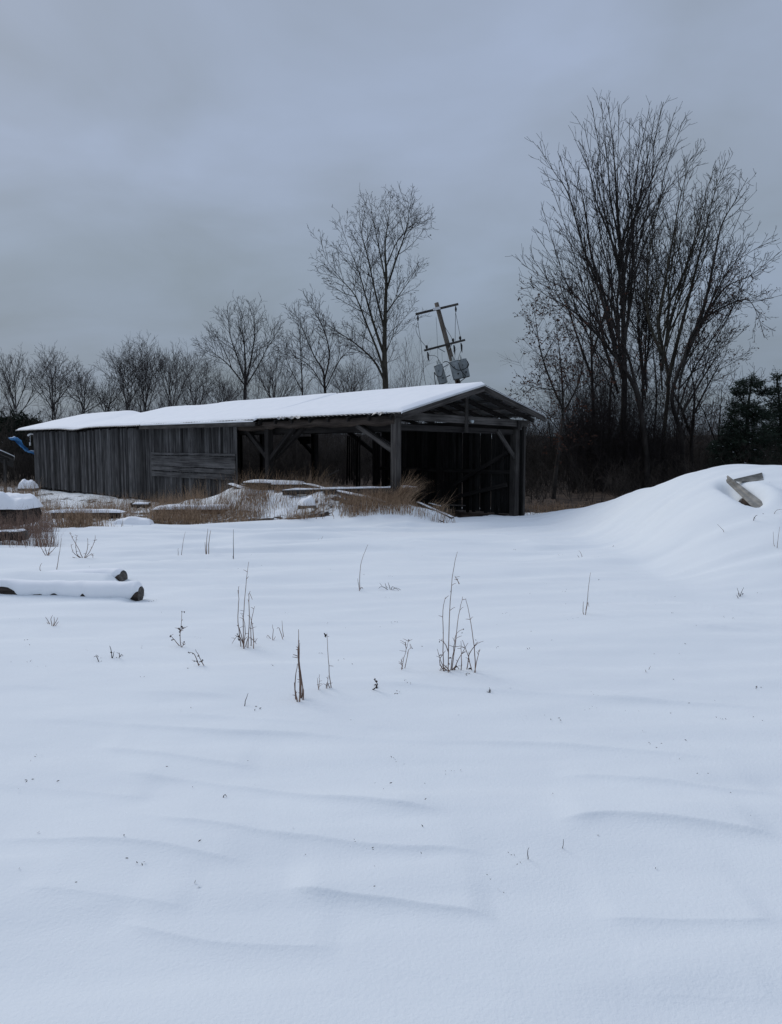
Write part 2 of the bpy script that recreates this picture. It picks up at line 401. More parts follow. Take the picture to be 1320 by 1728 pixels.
# batched thin tubes (branches, stems): chains of (points, radii)
def chains_mesh(name, chains, origin=(0,0,0), n=3):
    if not chains: return None
    P_ = np.concatenate([np.asarray(c[0], float) for c in chains]); R = np.concatenate([np.asarray(c[1], float) for c in chains])
    ln = np.array([len(c[1]) for c in chains]); end = np.cumsum(ln); st = end-ln
    first = np.zeros(len(P_), bool); first[st] = True; last = np.zeros(len(P_), bool); last[end-1] = True
    nx = np.roll(P_, -1, 0); pv = np.roll(P_, 1, 0)
    nx[last] = P_[last]; pv[first] = P_[first]
    T = nx-pv; T /= np.maximum(np.linalg.norm(T, axis=1, keepdims=True), 1e-9)
    ref = np.array([.9553, .2955, .05]); A = np.cross(T, ref); nl = np.linalg.norm(A, axis=1, keepdims=True)
    A = np.where(nl > .05, A/np.maximum(nl, 1e-9), np.array([0, 0, 1.])); B = np.cross(T, A)
    ang = np.arange(n)*2*math.pi/n
    V = P_[:,None,:] + R[:,None,None]*(np.cos(ang)[None,:,None]*A[:,None,:] + np.sin(ang)[None,:,None]*B[:,None,:])
    V = V.reshape(-1, 3) - np.array(origin)
    idx = np.nonzero(~last)[0]
    q = []
    for k in range(n):
        k2 = (k+1) % n
        q.append(np.stack([idx*n+k, idx*n+k2, (idx+1)*n+k2, (idx+1)*n+k], 1))
    return npmesh(name, V, np.concatenate(q), smooth=(n > 3))

# ------------------------------------------------------------------ ground sheet
def build_ground():
    rows = []; y = 1.0
    while y < 11.5: rows.append(y); y += max(.004, y*y/(1260*1.62)*2.0)
    while y < 27: rows.append(y); y += .085
    while y < 45: rows.append(y); y += .5
    while y < 900: rows.append(y); y *= 1.12
    rows = [-120, -60, -30, -15, -8, -4, -2, -1, 0, .5] + rows + [2500]
    A = np.arange(-.64, .6401, .0026)
    ex = .64*1.13**np.arange(1, 22)
    A = np.concatenate([-ex[::-1], A, ex])
    Y = np.array(rows); wdt = np.where(Y > 0, Y, 0) + np.where(Y < .8, 1.0+np.abs(Y-.8)*.6, 0.0)
    wdt = np.maximum(wdt, 1.0)
    X2 = A[None,:]*wdt[:,None]; Y2 = np.repeat(Y[:,None], len(A), 1)
    Z = ground_base(X2, Y2) + detail(X2, Y2)
    V = np.stack([X2, Y2, Z], -1).reshape(-1, 3)
    nr, nc = X2.shape
    i = (np.arange(nr-1)[:,None]*nc + np.arange(nc-1)[None,:]).ravel()
    q = np.stack([i, i+1, i+nc+1, i+nc], 1)
    me = npmesh('snow_ground', V, q, smooth=True)
    # bare, littered ground: under the roof, behind the shed, under the woods; plus shade painted below the panel
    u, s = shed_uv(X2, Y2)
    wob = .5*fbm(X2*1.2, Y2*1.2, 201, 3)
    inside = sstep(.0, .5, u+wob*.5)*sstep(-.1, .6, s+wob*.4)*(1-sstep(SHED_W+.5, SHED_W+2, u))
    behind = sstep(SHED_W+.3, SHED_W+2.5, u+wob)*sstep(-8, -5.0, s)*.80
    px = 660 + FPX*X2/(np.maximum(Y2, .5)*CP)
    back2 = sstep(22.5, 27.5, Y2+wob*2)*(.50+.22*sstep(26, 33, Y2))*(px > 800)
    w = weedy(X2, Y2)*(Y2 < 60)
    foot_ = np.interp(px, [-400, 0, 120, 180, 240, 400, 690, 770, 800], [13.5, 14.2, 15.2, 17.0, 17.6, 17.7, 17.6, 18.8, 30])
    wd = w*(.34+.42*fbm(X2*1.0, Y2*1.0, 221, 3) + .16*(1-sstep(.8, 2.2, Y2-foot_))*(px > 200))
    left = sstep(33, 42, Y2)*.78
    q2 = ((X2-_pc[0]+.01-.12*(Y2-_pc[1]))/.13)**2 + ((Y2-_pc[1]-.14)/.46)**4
    hol_shade = np.exp(-q2**2)*1.3  # shade of the hollow below the panel, put into the ground colour
    D = np.clip(np.maximum.reduce([inside*1.2, behind, back2, wd, left, hol_shade]), 0, 1)
    D = np.where(Y2 < 11, hol_shade, D)
    at = me.attributes.new('dirt_shade', 'FLOAT', 'POINT'); at.data.foreach_set('value', D.ravel().astype(np.float32))
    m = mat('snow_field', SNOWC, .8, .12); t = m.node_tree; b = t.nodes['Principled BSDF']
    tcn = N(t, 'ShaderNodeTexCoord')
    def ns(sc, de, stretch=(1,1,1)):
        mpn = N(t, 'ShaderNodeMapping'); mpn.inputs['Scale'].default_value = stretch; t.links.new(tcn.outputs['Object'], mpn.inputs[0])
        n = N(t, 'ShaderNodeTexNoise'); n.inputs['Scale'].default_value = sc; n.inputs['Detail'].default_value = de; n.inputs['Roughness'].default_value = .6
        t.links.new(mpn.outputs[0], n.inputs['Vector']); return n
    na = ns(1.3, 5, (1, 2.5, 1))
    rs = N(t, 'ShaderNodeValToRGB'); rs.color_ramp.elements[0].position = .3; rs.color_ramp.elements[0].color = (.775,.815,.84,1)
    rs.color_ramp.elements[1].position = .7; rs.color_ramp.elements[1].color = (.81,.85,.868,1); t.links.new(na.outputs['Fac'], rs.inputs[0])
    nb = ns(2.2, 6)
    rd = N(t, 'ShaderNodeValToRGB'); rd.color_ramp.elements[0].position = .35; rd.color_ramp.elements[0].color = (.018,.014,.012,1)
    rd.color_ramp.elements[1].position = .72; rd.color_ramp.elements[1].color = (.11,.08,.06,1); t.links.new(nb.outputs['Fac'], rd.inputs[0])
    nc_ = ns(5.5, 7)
    da = N(t, 'ShaderNodeAttribute'); da.attribute_name = 'dirt_shade'
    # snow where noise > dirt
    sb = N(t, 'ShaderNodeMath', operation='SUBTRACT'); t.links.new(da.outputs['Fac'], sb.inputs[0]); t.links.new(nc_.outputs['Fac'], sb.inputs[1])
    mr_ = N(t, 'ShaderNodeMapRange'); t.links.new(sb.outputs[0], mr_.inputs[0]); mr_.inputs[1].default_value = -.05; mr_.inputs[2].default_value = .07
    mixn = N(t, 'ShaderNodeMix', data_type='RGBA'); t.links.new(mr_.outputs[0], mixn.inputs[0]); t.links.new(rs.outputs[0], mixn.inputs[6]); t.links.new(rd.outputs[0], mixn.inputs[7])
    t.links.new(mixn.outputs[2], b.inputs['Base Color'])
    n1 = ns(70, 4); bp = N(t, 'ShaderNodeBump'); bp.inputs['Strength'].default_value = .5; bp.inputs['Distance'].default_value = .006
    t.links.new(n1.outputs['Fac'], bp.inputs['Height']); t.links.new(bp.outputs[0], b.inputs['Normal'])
    o = link_mesh('snow_ground', me, m); tag(o, 'wind rippled snow field reaching to the woods', kind='structure')
build_ground()

# ------------------------------------------------------------------ the long open shed
EAVE, RIDGE, HALF = 3.00, 3.80, 3.08
def sag(s): return .22*math.exp(-((s-19.7)/1.1)**2) + .05*math.exp(-((s-14.2)/1.2)**2) + .05*max(0, min(1, (s-13)/10.))
def roof_z(u, s):
    f = max(0, 1-abs(u-HALF)/HALF)
    return RIDGE - abs(u-HALF)*.26 - sag(s)*(.35+.65*f)
def shed():
    rng = random.Random(11)
    root = empty('open_shed', BW(0, 0, 0), 'long weathered grey board shed with open front bay and snow on its low gable roof', 'shed')
    U = Vector((UX, UY, 0)); Vv = Vector((VX, VY, 0))
    def B(u, s, z): return Vector(BW(u, s, z))
    # boarded walls: vertical boards along s at a given u
    def board_wall(u, s0, s1, ztop, zbot, w=(.13,.24), gap=(.004,.02), miss=0, m='board', name='wall', jitz=.04, missing=()):
        b = MB(); b.rng = random.Random(int(u*10+s0*7)+3); s = s0
        while s < s1-.03:
            ww = min(rng.uniform(*w), s1-s); g = rng.uniform(*gap); off = rng.uniform(-.012, .012)
            if rng.random() >= miss:
                zt = (ztop(s+ww/2) if callable(ztop) else ztop); zb = (zbot(s+ww/2) if callable(zbot) else zbot)+rng.uniform(-jitz, jitz)
                ln = rng.uniform(-.012, .012)
                c = [B(u-.012+off, s+g/2, zb), B(u-.012+off, s+ww-g/2, zb), B(u+.012+off, s+ww-g/2, zb), B(u+.012+off, s+g/2, zb),
                     B(u-.012+off, s+g/2+ln, zt), B(u-.012+off, s+ww-g/2+ln, zt), B(u+.012+off, s+ww-g/2+ln, zt), B(u+.012+off, s+g/2+ln, zt)]
                b.hexa(c)
            s += ww
        return b.build(name, M[m], root)
    w1 = board_wall(-.02, 13.0, 25.3, lambda s: roof_z(0, s)-.16, lambda s: .10+.02*(s-13)/12); w1['label'] = 'front wall of vertical grey boards at the left end'
    w2 = board_wall(.0, 7.2, 13.0, 2.84, .02, w=(.12,.22)); w2['label'] = 'front wall section of paler vertical boards with a patch of level boards'
    # level boards of the patch
    b = MB(); z = 1.02
    for k, h in enumerate((.20, .17, .20, .22, .10)):
        b.beam(B(-.045, 7.25, z+h/2+rng.uniform(-.01,.01)), B(-.045, 12.95, z+h/2+rng.uniform(-.02,.02)), h-.022, .025, side=(0,0,1), tone=.6+.1*(k % 3)); z += h
    b.build('patch_boards', M['board'], root)
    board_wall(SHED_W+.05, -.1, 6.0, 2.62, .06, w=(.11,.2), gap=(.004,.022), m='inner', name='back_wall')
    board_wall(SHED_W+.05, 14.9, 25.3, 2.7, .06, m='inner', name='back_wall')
    # cross walls
    def cross_wall(s, name, m='board'):
        b = MB(); b.rng = random.Random(int(s*3)); u = 0.03
        while u < SHED_W-.04:
            ww = min(rng.uniform(.13,.22), SHED_W-.04-u); g = .008
            zt = roof_z(u+ww/2, s)-.14; off = rng.uniform(-.01,.01)
            b.hexa([B(u+g/2, s-.012+off, .08), B(u+ww-g/2, s-.012+off, .08), B(u+ww-g/2, s+.012+off, .08), B(u+g/2, s+.012+off, .08),
                    B(u+g/2, s-.012+off, zt), B(u+ww-g/2, s-.012+off, zt), B(u+ww-g/2, s+.012+off, zt), B(u+g/2, s+.012+off, zt)])
            u += ww
        return b.build(name, M[m], root)
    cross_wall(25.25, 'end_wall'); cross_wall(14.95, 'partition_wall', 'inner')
    # sill under left wall
    b = MB(); b.beam(B(.06, 13.0, .13), B(.06, 25.2, .16), .12, .14); b.build('sill', M['dark_timber'], root)
    for s in (13.2, 15.6, 18.2, 20.6, 23.0, 25.0):
        b = MB(); b.beam(B(.08, s, -.25), B(.08, s, .07), .22, .2); b.build('foundation_block', M['stone'], root)
    # posts
    def post(u, s, z0, z1, w=.2, m='timber', du=0, ds=0, nm='post'):
        b = MB(); b.rng = random.Random(int(u*31+s*7)); b.beam(B(u, s, z0), B(u+du, s+ds, z1), w, w, side=U, warp=.006); return b.build(nm, M[m], root)
    post(.1, .1, -.2, 2.98, .185)['label'] = 'grey square corner post beside the bank'
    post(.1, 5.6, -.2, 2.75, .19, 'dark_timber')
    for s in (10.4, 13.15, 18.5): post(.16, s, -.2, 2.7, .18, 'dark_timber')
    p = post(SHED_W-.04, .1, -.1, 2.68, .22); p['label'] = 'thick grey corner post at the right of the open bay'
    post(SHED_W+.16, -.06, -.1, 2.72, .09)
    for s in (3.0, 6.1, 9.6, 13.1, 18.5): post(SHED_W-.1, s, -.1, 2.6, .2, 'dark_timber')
    post(2.5, 14.2, -.1, 3.4, .16, 'dark_timber')
    # plates (long beams)
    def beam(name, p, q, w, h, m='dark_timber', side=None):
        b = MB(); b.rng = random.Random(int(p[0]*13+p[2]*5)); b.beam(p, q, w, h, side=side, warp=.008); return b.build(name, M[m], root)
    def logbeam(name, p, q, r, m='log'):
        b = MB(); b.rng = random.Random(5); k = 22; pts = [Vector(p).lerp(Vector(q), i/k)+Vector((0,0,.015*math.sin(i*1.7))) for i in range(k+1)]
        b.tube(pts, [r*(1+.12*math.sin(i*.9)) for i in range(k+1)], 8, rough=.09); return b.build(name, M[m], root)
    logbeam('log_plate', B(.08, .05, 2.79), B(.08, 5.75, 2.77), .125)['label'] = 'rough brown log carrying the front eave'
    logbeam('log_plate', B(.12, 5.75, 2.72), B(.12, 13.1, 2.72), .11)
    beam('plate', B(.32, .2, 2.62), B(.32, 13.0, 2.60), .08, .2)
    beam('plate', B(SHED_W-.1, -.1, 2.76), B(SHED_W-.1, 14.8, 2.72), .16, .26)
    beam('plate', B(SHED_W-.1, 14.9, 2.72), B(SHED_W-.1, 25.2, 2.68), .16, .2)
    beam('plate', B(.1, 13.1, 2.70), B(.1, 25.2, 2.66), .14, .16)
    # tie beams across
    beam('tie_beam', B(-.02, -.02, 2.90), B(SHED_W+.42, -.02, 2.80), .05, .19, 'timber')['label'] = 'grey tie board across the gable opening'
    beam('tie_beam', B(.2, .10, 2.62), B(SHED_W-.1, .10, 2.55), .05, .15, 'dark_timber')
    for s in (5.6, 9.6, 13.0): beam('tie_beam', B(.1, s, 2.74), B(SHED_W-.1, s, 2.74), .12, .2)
    # braces
    def brace(u0, s0, z0, u1, s1, z1, w=.10, m='timber'):
        b = MB(); b.rng = random.Random(int(u0*5+s1*9)); b.beam(B(u0, s0, z0), B(u1, s1, z1), w, .12, warp=.005); b.build('brace', M[m], root)
    brace(.1, .16, 2.0, .1, 1.55, 2.68); brace(.26, .3, 2.08, .26, 1.6, 2.66, .08, 'dark_timber')
    brace(.1, 5.55, 1.72, .1, 4.25, 2.72, .12, 'dark_timber'); brace(.26, 5.5, 1.78, .26, 4.0, 2.70, .12, 'dark_timber')
    brace(SHED_W-.1, 9.65, 1.8, SHED_W-.1, 10.9, 2.66, .1, 'dark_timber'); brace(SHED_W-.1, 6.2, 1.9, SHED_W-.1, 7.6, 2.66, .1, 'dark_timber')
    brace(SHED_W-.1, 13.15, 1.9, SHED_W-.1, 14.3, 2.66, .1, 'dark_timber'); brace(.15, 5.7, 1.75, .15, 6.9, 2.66, .1, 'dark_timber')
    brace(SHED_W-.08, .06, 1.75, SHED_W-.95, .06, 2.58, .05, 'timber')
    brace(SHED_W-.16, .3, 1.95, SHED_W-.16, 2.4, .9, .05, 'dark_timber'); brace(SHED_W-.16, .3, .98, SHED_W-.16, 3.0, .35, .05, 'dark_timber')
    beam('girt', B(SHED_W-.1, 0, 1.35), B(SHED_W-.1, 6, 1.35), .05, .12, 'dark_timber')
    # rafters, purlins
    for s in [0.1+.82*k for k in range(31)]:
        for sg in (0, 1):
            u0, u1 = (-.1, HALF) if sg == 0 else (HALF, 2*HALF-.15)
            b = MB(); b.beam(B(u0, s, roof_z(u0, s)-.13), B(u1, s, roof_z(u1, s)-.13), .05, .12); b.build('rafter', M['dark_timber'], root)
    for u in (.35, 1.1, 1.85, 2.6, 3.5, 4.3, 5.0, 5.7):
        b = MB()
        for i in range(9): 
            s0, s1 = -.2+3*i, -.2+3*(i+1)
            b.beam(B(u, s0, roof_z(u, s0)-.05), B(u, s1, roof_z(u, s1)-.05), .09, .03)
        b.build('purlin', M['timber'], root)
    # king post & lamp on the tie beam
    b = MB(); b.beam(B(HALF-.42, -.06, 2.50), B(HALF-.42, -.06, 3.5), .05, .10, side=Vv, tone=.2); b.build('king_post', M['timber'], root)
    b = MB(); b.tube([B(HALF-.34, -.12, 2.83), B(HALF-.34, -.22, 2.80)], [.03, .045], 10); b.build('floodlight', M['tank'], root)
    # fascia on the gable
    for (u0, u1, nm) in ((-.08, HALF, 'left'), (HALF, 2*HALF-.13, 'right')):
        z0, z1 = roof_z(u0, -.3)-.06, roof_z(u1, -.3)-.06
        b = MB(); b.rng = random.Random(3); b.hexa([B(u0, -.34, z0-.11), B(u0, -.30, z0-.11), B(u0, -.30, z0+.045), B(u0, -.34, z0+.045), B(u1, -.34, z1-.11), B(u1, -.30, z1-.11), B(u1, -.30, z1+.045), B(u1, -.34, z1+.045)], tone=.75); b.build('bargeboard', M['timber'], root)
    # eave fascia board, middle section
    b = MB(); b.beam(B(-.30, 5.75, 2.80), B(-.30, 13.35, 2.83), .035, .13, warp=.004, tone=.8); b.build('eave_board', M['timber'], root)
    b = MB(); k = 30; rows = []
    for i in range(k+1):
        s = 5.78+7.4*i/k; h = .035+.012*math.sin(i*.7)+(.02 if i > 2 else 0); z0 = 2.865+.03*i/k
        rows.append([B(-.335, s, z0), B(-.345, s, z0+h*.6), B(-.30, s, z0+h), B(-.22, s, z0+h)])
    b.grid(rows); b.build('eave_snow', M['snow'], root)
    # corrugated sheet roof
    def sheet(name, s0, s1, u0, u1, dz=0):
        n = int((s1-s0)/.03); 
        S = s0 + (s1-s0)*np.arange(n+1)/n; us = np.linspace(u0, u1, 7)
        V = []
        for sv in S:
            zc = .011*math.cos(sv*2*math.pi/.18)
            for uu in us: V.append(BW(uu, sv, roof_z(uu, sv)+zc+dz))
        V = np.array(V); nu = len(us); i = (np.arange(n)[:,None]*nu+np.arange(nu-1)[None,:]).ravel()
        q = np.stack([i, i+nu, i+nu+1, i+1], 1)
        V2 = V - np.array([0, 0, .006]); off = len(V)
        q2 = q[:, ::-1]+off
        e = []
        for a in (0, nu-1):
            j = np.arange(n)*nu+a; e.append(np.stack([j, j+off, j+nu+off, j+nu], 1))
        V = np.concatenate([V, V2]) - np.array(root.location)
        return link_mesh(name, npmesh(name, V, np.concatenate([q, q2]+e)), M['metal'], root)
    sheet('roof_sheet', -.36, 5.9, -.16, HALF); sheet('roof_sheet', 5.86, 13.3, -.28, HALF, .012); sheet('roof_sheet', 13.2, 27.1, -.3, HALF, -.004)
    sheet('roof_sheet', -.36, 27.1, HALF, 2*HALF-.10)
    # snow on the roof
    def rsnow(name, s0, s1, u0, u1, th, seed, eave=True, ds=.11):
        ns_ = int((s1-s0)/ds); nu = 16; S = np.linspace(s0, s1, ns_+1)
        top = []; 
        for i, sv in enumerate(S):
            ej = .02*float(fbm(sv*1.7, seed*1., seed, 3))+.006*float(vn(sv*9., 1.5, seed+3)) ; row = []
            es = min(1, min(sv-s0, s1-sv)/.12+.05) if True else 1
            for k in range(nu+1):
                t = k/nu; t = t*t if t < .5 and False else t
                if k <= 4: t = (k/4)**2*.08
                else: t = .08+.92*(k-4)/(nu-4)
                ua = u0+ej
                uu = ua+(u1-ua)*t
                edge = min(1, math.sqrt(max(0, abs(uu-ua)/.10)))*math.sqrt(es)
                zz = roof_z(uu, sv)+.014 + (th+.030*float(fbm(sv*.45, uu*.7, seed+9, 3)))*edge
                row.append(BW(uu, sv, zz))
            top.append(row)
        b = MB(); b.grid(top)
        # skirt down to the sheet at both ends
        for r_, sv in ((top[0], s0), (top[-1], s1)):
            b.grid([[(p[0], p[1], p[2]) for p in r_], [(p[0], p[1], p[2]-th*.6) for p in r_]], smooth=False)
        return b.build(name, M['snow'], root)
    rsnow('roof_snow', -.34, 5.9, -.14, HALF, .085, 3); rsnow('roof_snow', 5.85, 13.35, -.27, HALF, .085, 5); rsnow('roof_snow', 13.3, 27.05, -.27, HALF, .085, 8, ds=.2)
    rsnow('roof_snow', -.34, 27.05, 2*HALF-.12, HALF, .07, 12, ds=.25)
    # loose strips of sheet metal at the eave
    for s, L in ((3.6, .55), (4.35, .4), (.1, .5)):
        b = MB(); rows = []
        for i in range(9):
            sv = s+L*i/8; rows.append([B(-.20+.0*i, sv, 2.985+.012*math.cos(i*2.)), B(-.25-.02*math.sin(i), sv, 2.93+.03*math.sin(i*1.3+s))])
        b.grid(rows, smooth=False); b.build('loose_flashing', M['metal'], root)
    # hanging tattered sacking at the back opening
    b = MB()
    for k in range(7):
        s = 6.75+.11*k; b.beam(B(SHED_W-.3, s, 2.5), B(SHED_W-.3+rng.uniform(-.1,.1), s+rng.uniform(-.12,.05), rng.uniform(.35,.9)), .07, .012, side=Vv)
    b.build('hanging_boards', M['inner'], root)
    b = MB(); b.beam(B(SHED_W-.3, 9.6, 2.36), B(SHED_W-.3, 10.25, 2.36), .05, .28); b.build('gusset_board', M['inner'], root)
    return root
SHED = shed()

# bracket and blue tarp at the far left corner
def tarp():
    b = MB(); rng = random.Random(4)
    c = [(14,739),(24,741),(34,747),(42,757),(50,762),(61,766)]; hw = [1.2, 6, 7.5, 6.5, 3, 6]
    rows = []
    n = 16
    cx = np.interp(np.linspace(0,5,n), range(6), [p[0] for p in c]); cy = np.interp(np.linspace(0,5,n), range(6), [p[1] for p in c]); hh = np.interp(np.linspace(0,5,n), range(6), hw)
    Y0 = 37.4
    for i in range(n):
        r = []
        for k in range(6):
            f = (k/5-.5)*2
            r.append(P(cx[i]+.4*f+rng.uniform(-.5,.5), cy[i]+f*hh[i]*(.8+rng.uniform(-.3,.3)), Y0+.12*math.sin(k*1.6+i*.6)+.0*i))
        rows.append(r)
    b.grid(rows)
    rows2 = [[(p[0], p[1]+.012, p[2]) for p in r] for r in rows]
    b.grid(rows2)
    o = b.build('tarp', M['tarp'], origin=rows[-1][2]); tag(o, 'torn blue tarp strip blowing from the left corner of the long shed', 'tarp')
    b = MB(); b.tube([P(47,735,37.3), P(52,732,37.3), P(58,733,37.3)], .05, 6); b.tube([P(51,733,37.3), P(51.5,750,37.3)], .015, 5); b.tube([P(51,746,37.3), P(51.2,752,37.3)], .045, 7)
    b.build('corner_bracket', M['white'], SHED)
tarp()

# ------------------------------------------------------------------ small open shed cut by the left edge
def small_shed():
    Y = 33.0
    root = empty('lean_to_shed', P(-30, 835, Y), 'small open shed with low snowy roof, cut off by the photo\'s left edge', 'shed')
    def p3(px, py, dy=0): return Vector(P(px, py, Y+dy))
    b = MB(); b.beam(p3(9, 775), p3(9, 832), .10, .10, tone=.6); b.build('post', M['timber'], root)
    b = MB(); b.beam(p3(-95, 775), p3(-95, 832), .12, .12); b.build('post', M['timber'], root)
    b = MB(); b.beam(p3(-18, 790, 2.6), p3(-18, 828, 2.6), .12, .12); b.build('post', M['dark_timber'], root)
    for dy in (0,):
        b = MB(); b.beam(p3(-60, 738, dy), p3(22, 774, dy), .05, .12, tone=.6); b.build('rafter', M['timber'], root)
        b = MB(); b.beam(p3(-60, 738, dy), p3(-140, 774, dy), .05, .12); b.build('rafter', M['timber'], root)
    b = MB(); b.beam(p3(-130, 775), p3(15, 775), .08, .14); b.build('tie_beam', M['dark_timber'], root)
    for a, c in ((-60, 24), (-60, -144)):
        b = MB(); A0, A1 = p3(a, 735.5, -.3), p3(c, 772, -.3); dd = Vector((-.8, 1.5, -.5)); th = Vector((0,0,.03))
        b.hexa([A0, A0+dd, A0+dd+th, A0+th, A1, A1+dd, A1+dd+th, A1+th]); b.build('roof', M['dark_timber'], root)
        b = MB(); th2 = Vector((0,0,.035)); th3 = Vector((0,0,.10)); i = Vector((0,.05,0))
        b.hexa([A0+th2+i, A0+dd+th2-i, A0+dd+th3-i, A0+th3+i, A1+th2+i, A1+dd+th2-i, A1+dd+th2*1.8-i, A1+th2*1.8+i]); b.build('roof_snow', M['snow'], root)
small_shed()

# ------------------------------------------------------------------ leaning utility pole
def utility_pole():
    Y = 41.0
    top = Vector(P(736.5, 511, Y)); bot = Vector(P(826, 842, Y))
    root = empty('utility_pole', bot, 'leaning wooden utility pole with two crossarms and three transformers behind the shed roof', 'utility pole')
    ax = (top-bot).normalized()
    b = MB(); k = 14; b.tube([bot.lerp(top, i/k) for i in range(k+1)], [.19-.075*i/k for i in range(k+1)], 12, rough=.02); b.build('pole', M['pole'], root)
    def q(px, py, dy=0): return Vector(P(px, py, Y+dy))
    def arm(a, c, w):
        b = MB(); b.beam(a, c, w, w*1.15, side=(0,1,0), warp=.004); return b.build('crossarm', M['pole'] if w > .2 else M['timber'], root)
    arm(q(701.5, 530.3, -.2), q(773.5, 513, -.2), .095)
    arm(q(716, 591.5, -.22), q(785, 573.5, -.22), .09)
    # snow-white clamp plate at the top crossarm
    b = MB(); b.beam(q(731, 522, -.30), q(743, 519.5, -.30), .14, .05, side=(0,0,1)); b.build('clamp_plate', M['white'], root)
    for (a, c) in (((739.5,587.5),(751,594)), ((762.5,581),(757.5,590))):
        b = MB(); b.beam(q(*a, -.25), q(*c, -.2), .02, .04); b.build('arm_brace', M['metal'], root)
    # pin insulators / fuse cut-outs on the lower arm
    for (x, y) in ((720.5, 586), (765, 574.5), (777, 571)):
        b = MB(); b.tube([q(x, y+3, -.22), q(x-.3, y, -.22), q(x-.6, y-3, -.22), q(x-.8, y-3.5, -.22)], [.03, .07, .06, .02], 8); b.build('insulator', M['wire'], root)
        b = MB(); ex = (3 if x < 740 else 2.0)
        b.tube([q(x+1, y+8, -.3), q(x+2, y+12, -.33), q(x+2.2, y+18, -.3), q(x+ex+1, y+24, -.25)], [.03, .055, .045, .012], 8); b.build('fuse_cutout', M['wire'], root)
    for (x, y) in ((705, 532), (769, 516.5)):
        b = MB(); b.tube([q(x, y, -.2), q(x+.4, y+5, -.2), q(x+.5, y+10, -.2)], [.02, .06, .025], 8); b.build('insulator', M['wire'], root)
    # transformers
    def tank(x0, y0, x1, y1, r, dy, bush):
        a, c = q(x0, y0, dy), q(x1, y1, dy); d = (c-a).normalized()
        b = MB(); pts = [a, a+d*.02, a+d*.05, c-d*.05, c-d*.02, c]; b.tube(pts, [r*.9, r, r, r, r*.98, r*.85], 24)
        o = b.build('transformer', M['tank'], root)
        b = MB(); b.tube([a-d*.07, a-d*.055, a-d*.0], [r*.2, r*.85, r*1.05], 24); b.build('lid', M['tank'], o)
        s = Vector((1,0,0)); s = (s-d*s.dot(d)).normalized()
        for f in bush:
            p0 = a + s*r*f - Vector((0,.05,0)); b = MB()
            b.tube([p0, p0-d*.08, p0-d*.10, p0-d*.16, p0-d*.18, p0-d*.26, p0-d*.28], [.055,.06,.045,.055,.035,.04,.012], 10); b.build('bushing', M['ceramic'], o)
        b = MB(); mid = a.lerp(c, .3); px_ = mid - Vector((0, r, 0)) + s*(-.3*r)
        b.tube([px_, px_ - Vector((0,.05,0))], .03, 8); b.build('terminal', M['wire'], o); b = MB(); px2 = a.lerp(c, .72) - Vector((0, r, 0)) + s*.15*r; b.tube([px2, px2-Vector((0,.06,0))], .045, 8)
        b.build('terminal', M['wire'], o)
    tank(739.5, 617, 748.5, 647.5, .245, -.05, (0, .55))
    tank(766, 610.5, 773.5, 640, .265, -.42, (-.1,))
    tank(780.5, 607.5, 786.5, 637, .235, .32, (-.3,))
    for a, c in (((748,620),(757,615)), ((752,637),(760,633)), ((772,643),(776,650))):
        b = MB(); b.beam(q(*a,-.03), q(*c,-.03), .07, .05); b.build('mounting_bracket', M['metal'], root)
    b = MB(); b.tube([q(770,646,-.2), q(775,648,-.25), q(777,652,-.2)], [.12,.1,.06], 7, rough=.2); b.build('junction_cluster', M['leaf'], root)
    # cables
    def cable(pts, r=.012, dy=-.3):
        V = [q(x, y, dy) for x, y in pts]; pp = []
        for i in range(len(V)-1):
            a = V[max(i-1,0)]; p, c = V[i], V[i+1]; e = V[min(i+2, len(V)-1)]
            for k in range(4):
                t = k/4; pp.append(.5*((2*p)+(c-a)*t+(2*a-5*p+4*c-e)*t*t+(3*p-a-3*c+e)*t**3))
        pp.append(V[-1])
        b = MB(); b.tube(pp, r, 5, cap=False); b.build('wire', M['wire'], root)
    cable([(705.5,543),(702,553),(704,563),(711,575),(719,585)])
    cable([(705.5,543),(707,556),(710,575),(713,605),(716,635),(719,650)])
    cable([(736,535),(737.5,560),(739,600),(740,612)], .008)
    cable([(745,537),(752,553),(760,566),(764,574)])
    cable([(769,527),(768.5,550),(768.3,575)]); cable([(769,527),(773,548),(777,568)])
    cable([(724,600),(733,600),(739,604),(740.5,610)]); cable([(766,592),(768,600),(767,608)]); cable([(779,590),(775,600),(773,610)])
    cable([(746,594),(746.5,610),(747,620)], .007)
    cable([(748,622),(747,632),(742,636),(736,633),(733,628),(734,640),(736,653)], .022, -.45)
    cable([(748,612),(752,610),(758,612),(764,619),(772,624),(780,624),(788,620),(790,612),(787,608)], .022, -.75)
    cable([(760,600),(763,608),(765,612)], .012, -.4); cable([(774,612),(778,625),(786,635),(782,640),(775,645)], .022, -.75)
    cable([(789,611),(791,615),(789,620)], .03, -.3); cable([(750,653),(756,650),(761,651)], .025)
utility_pole()

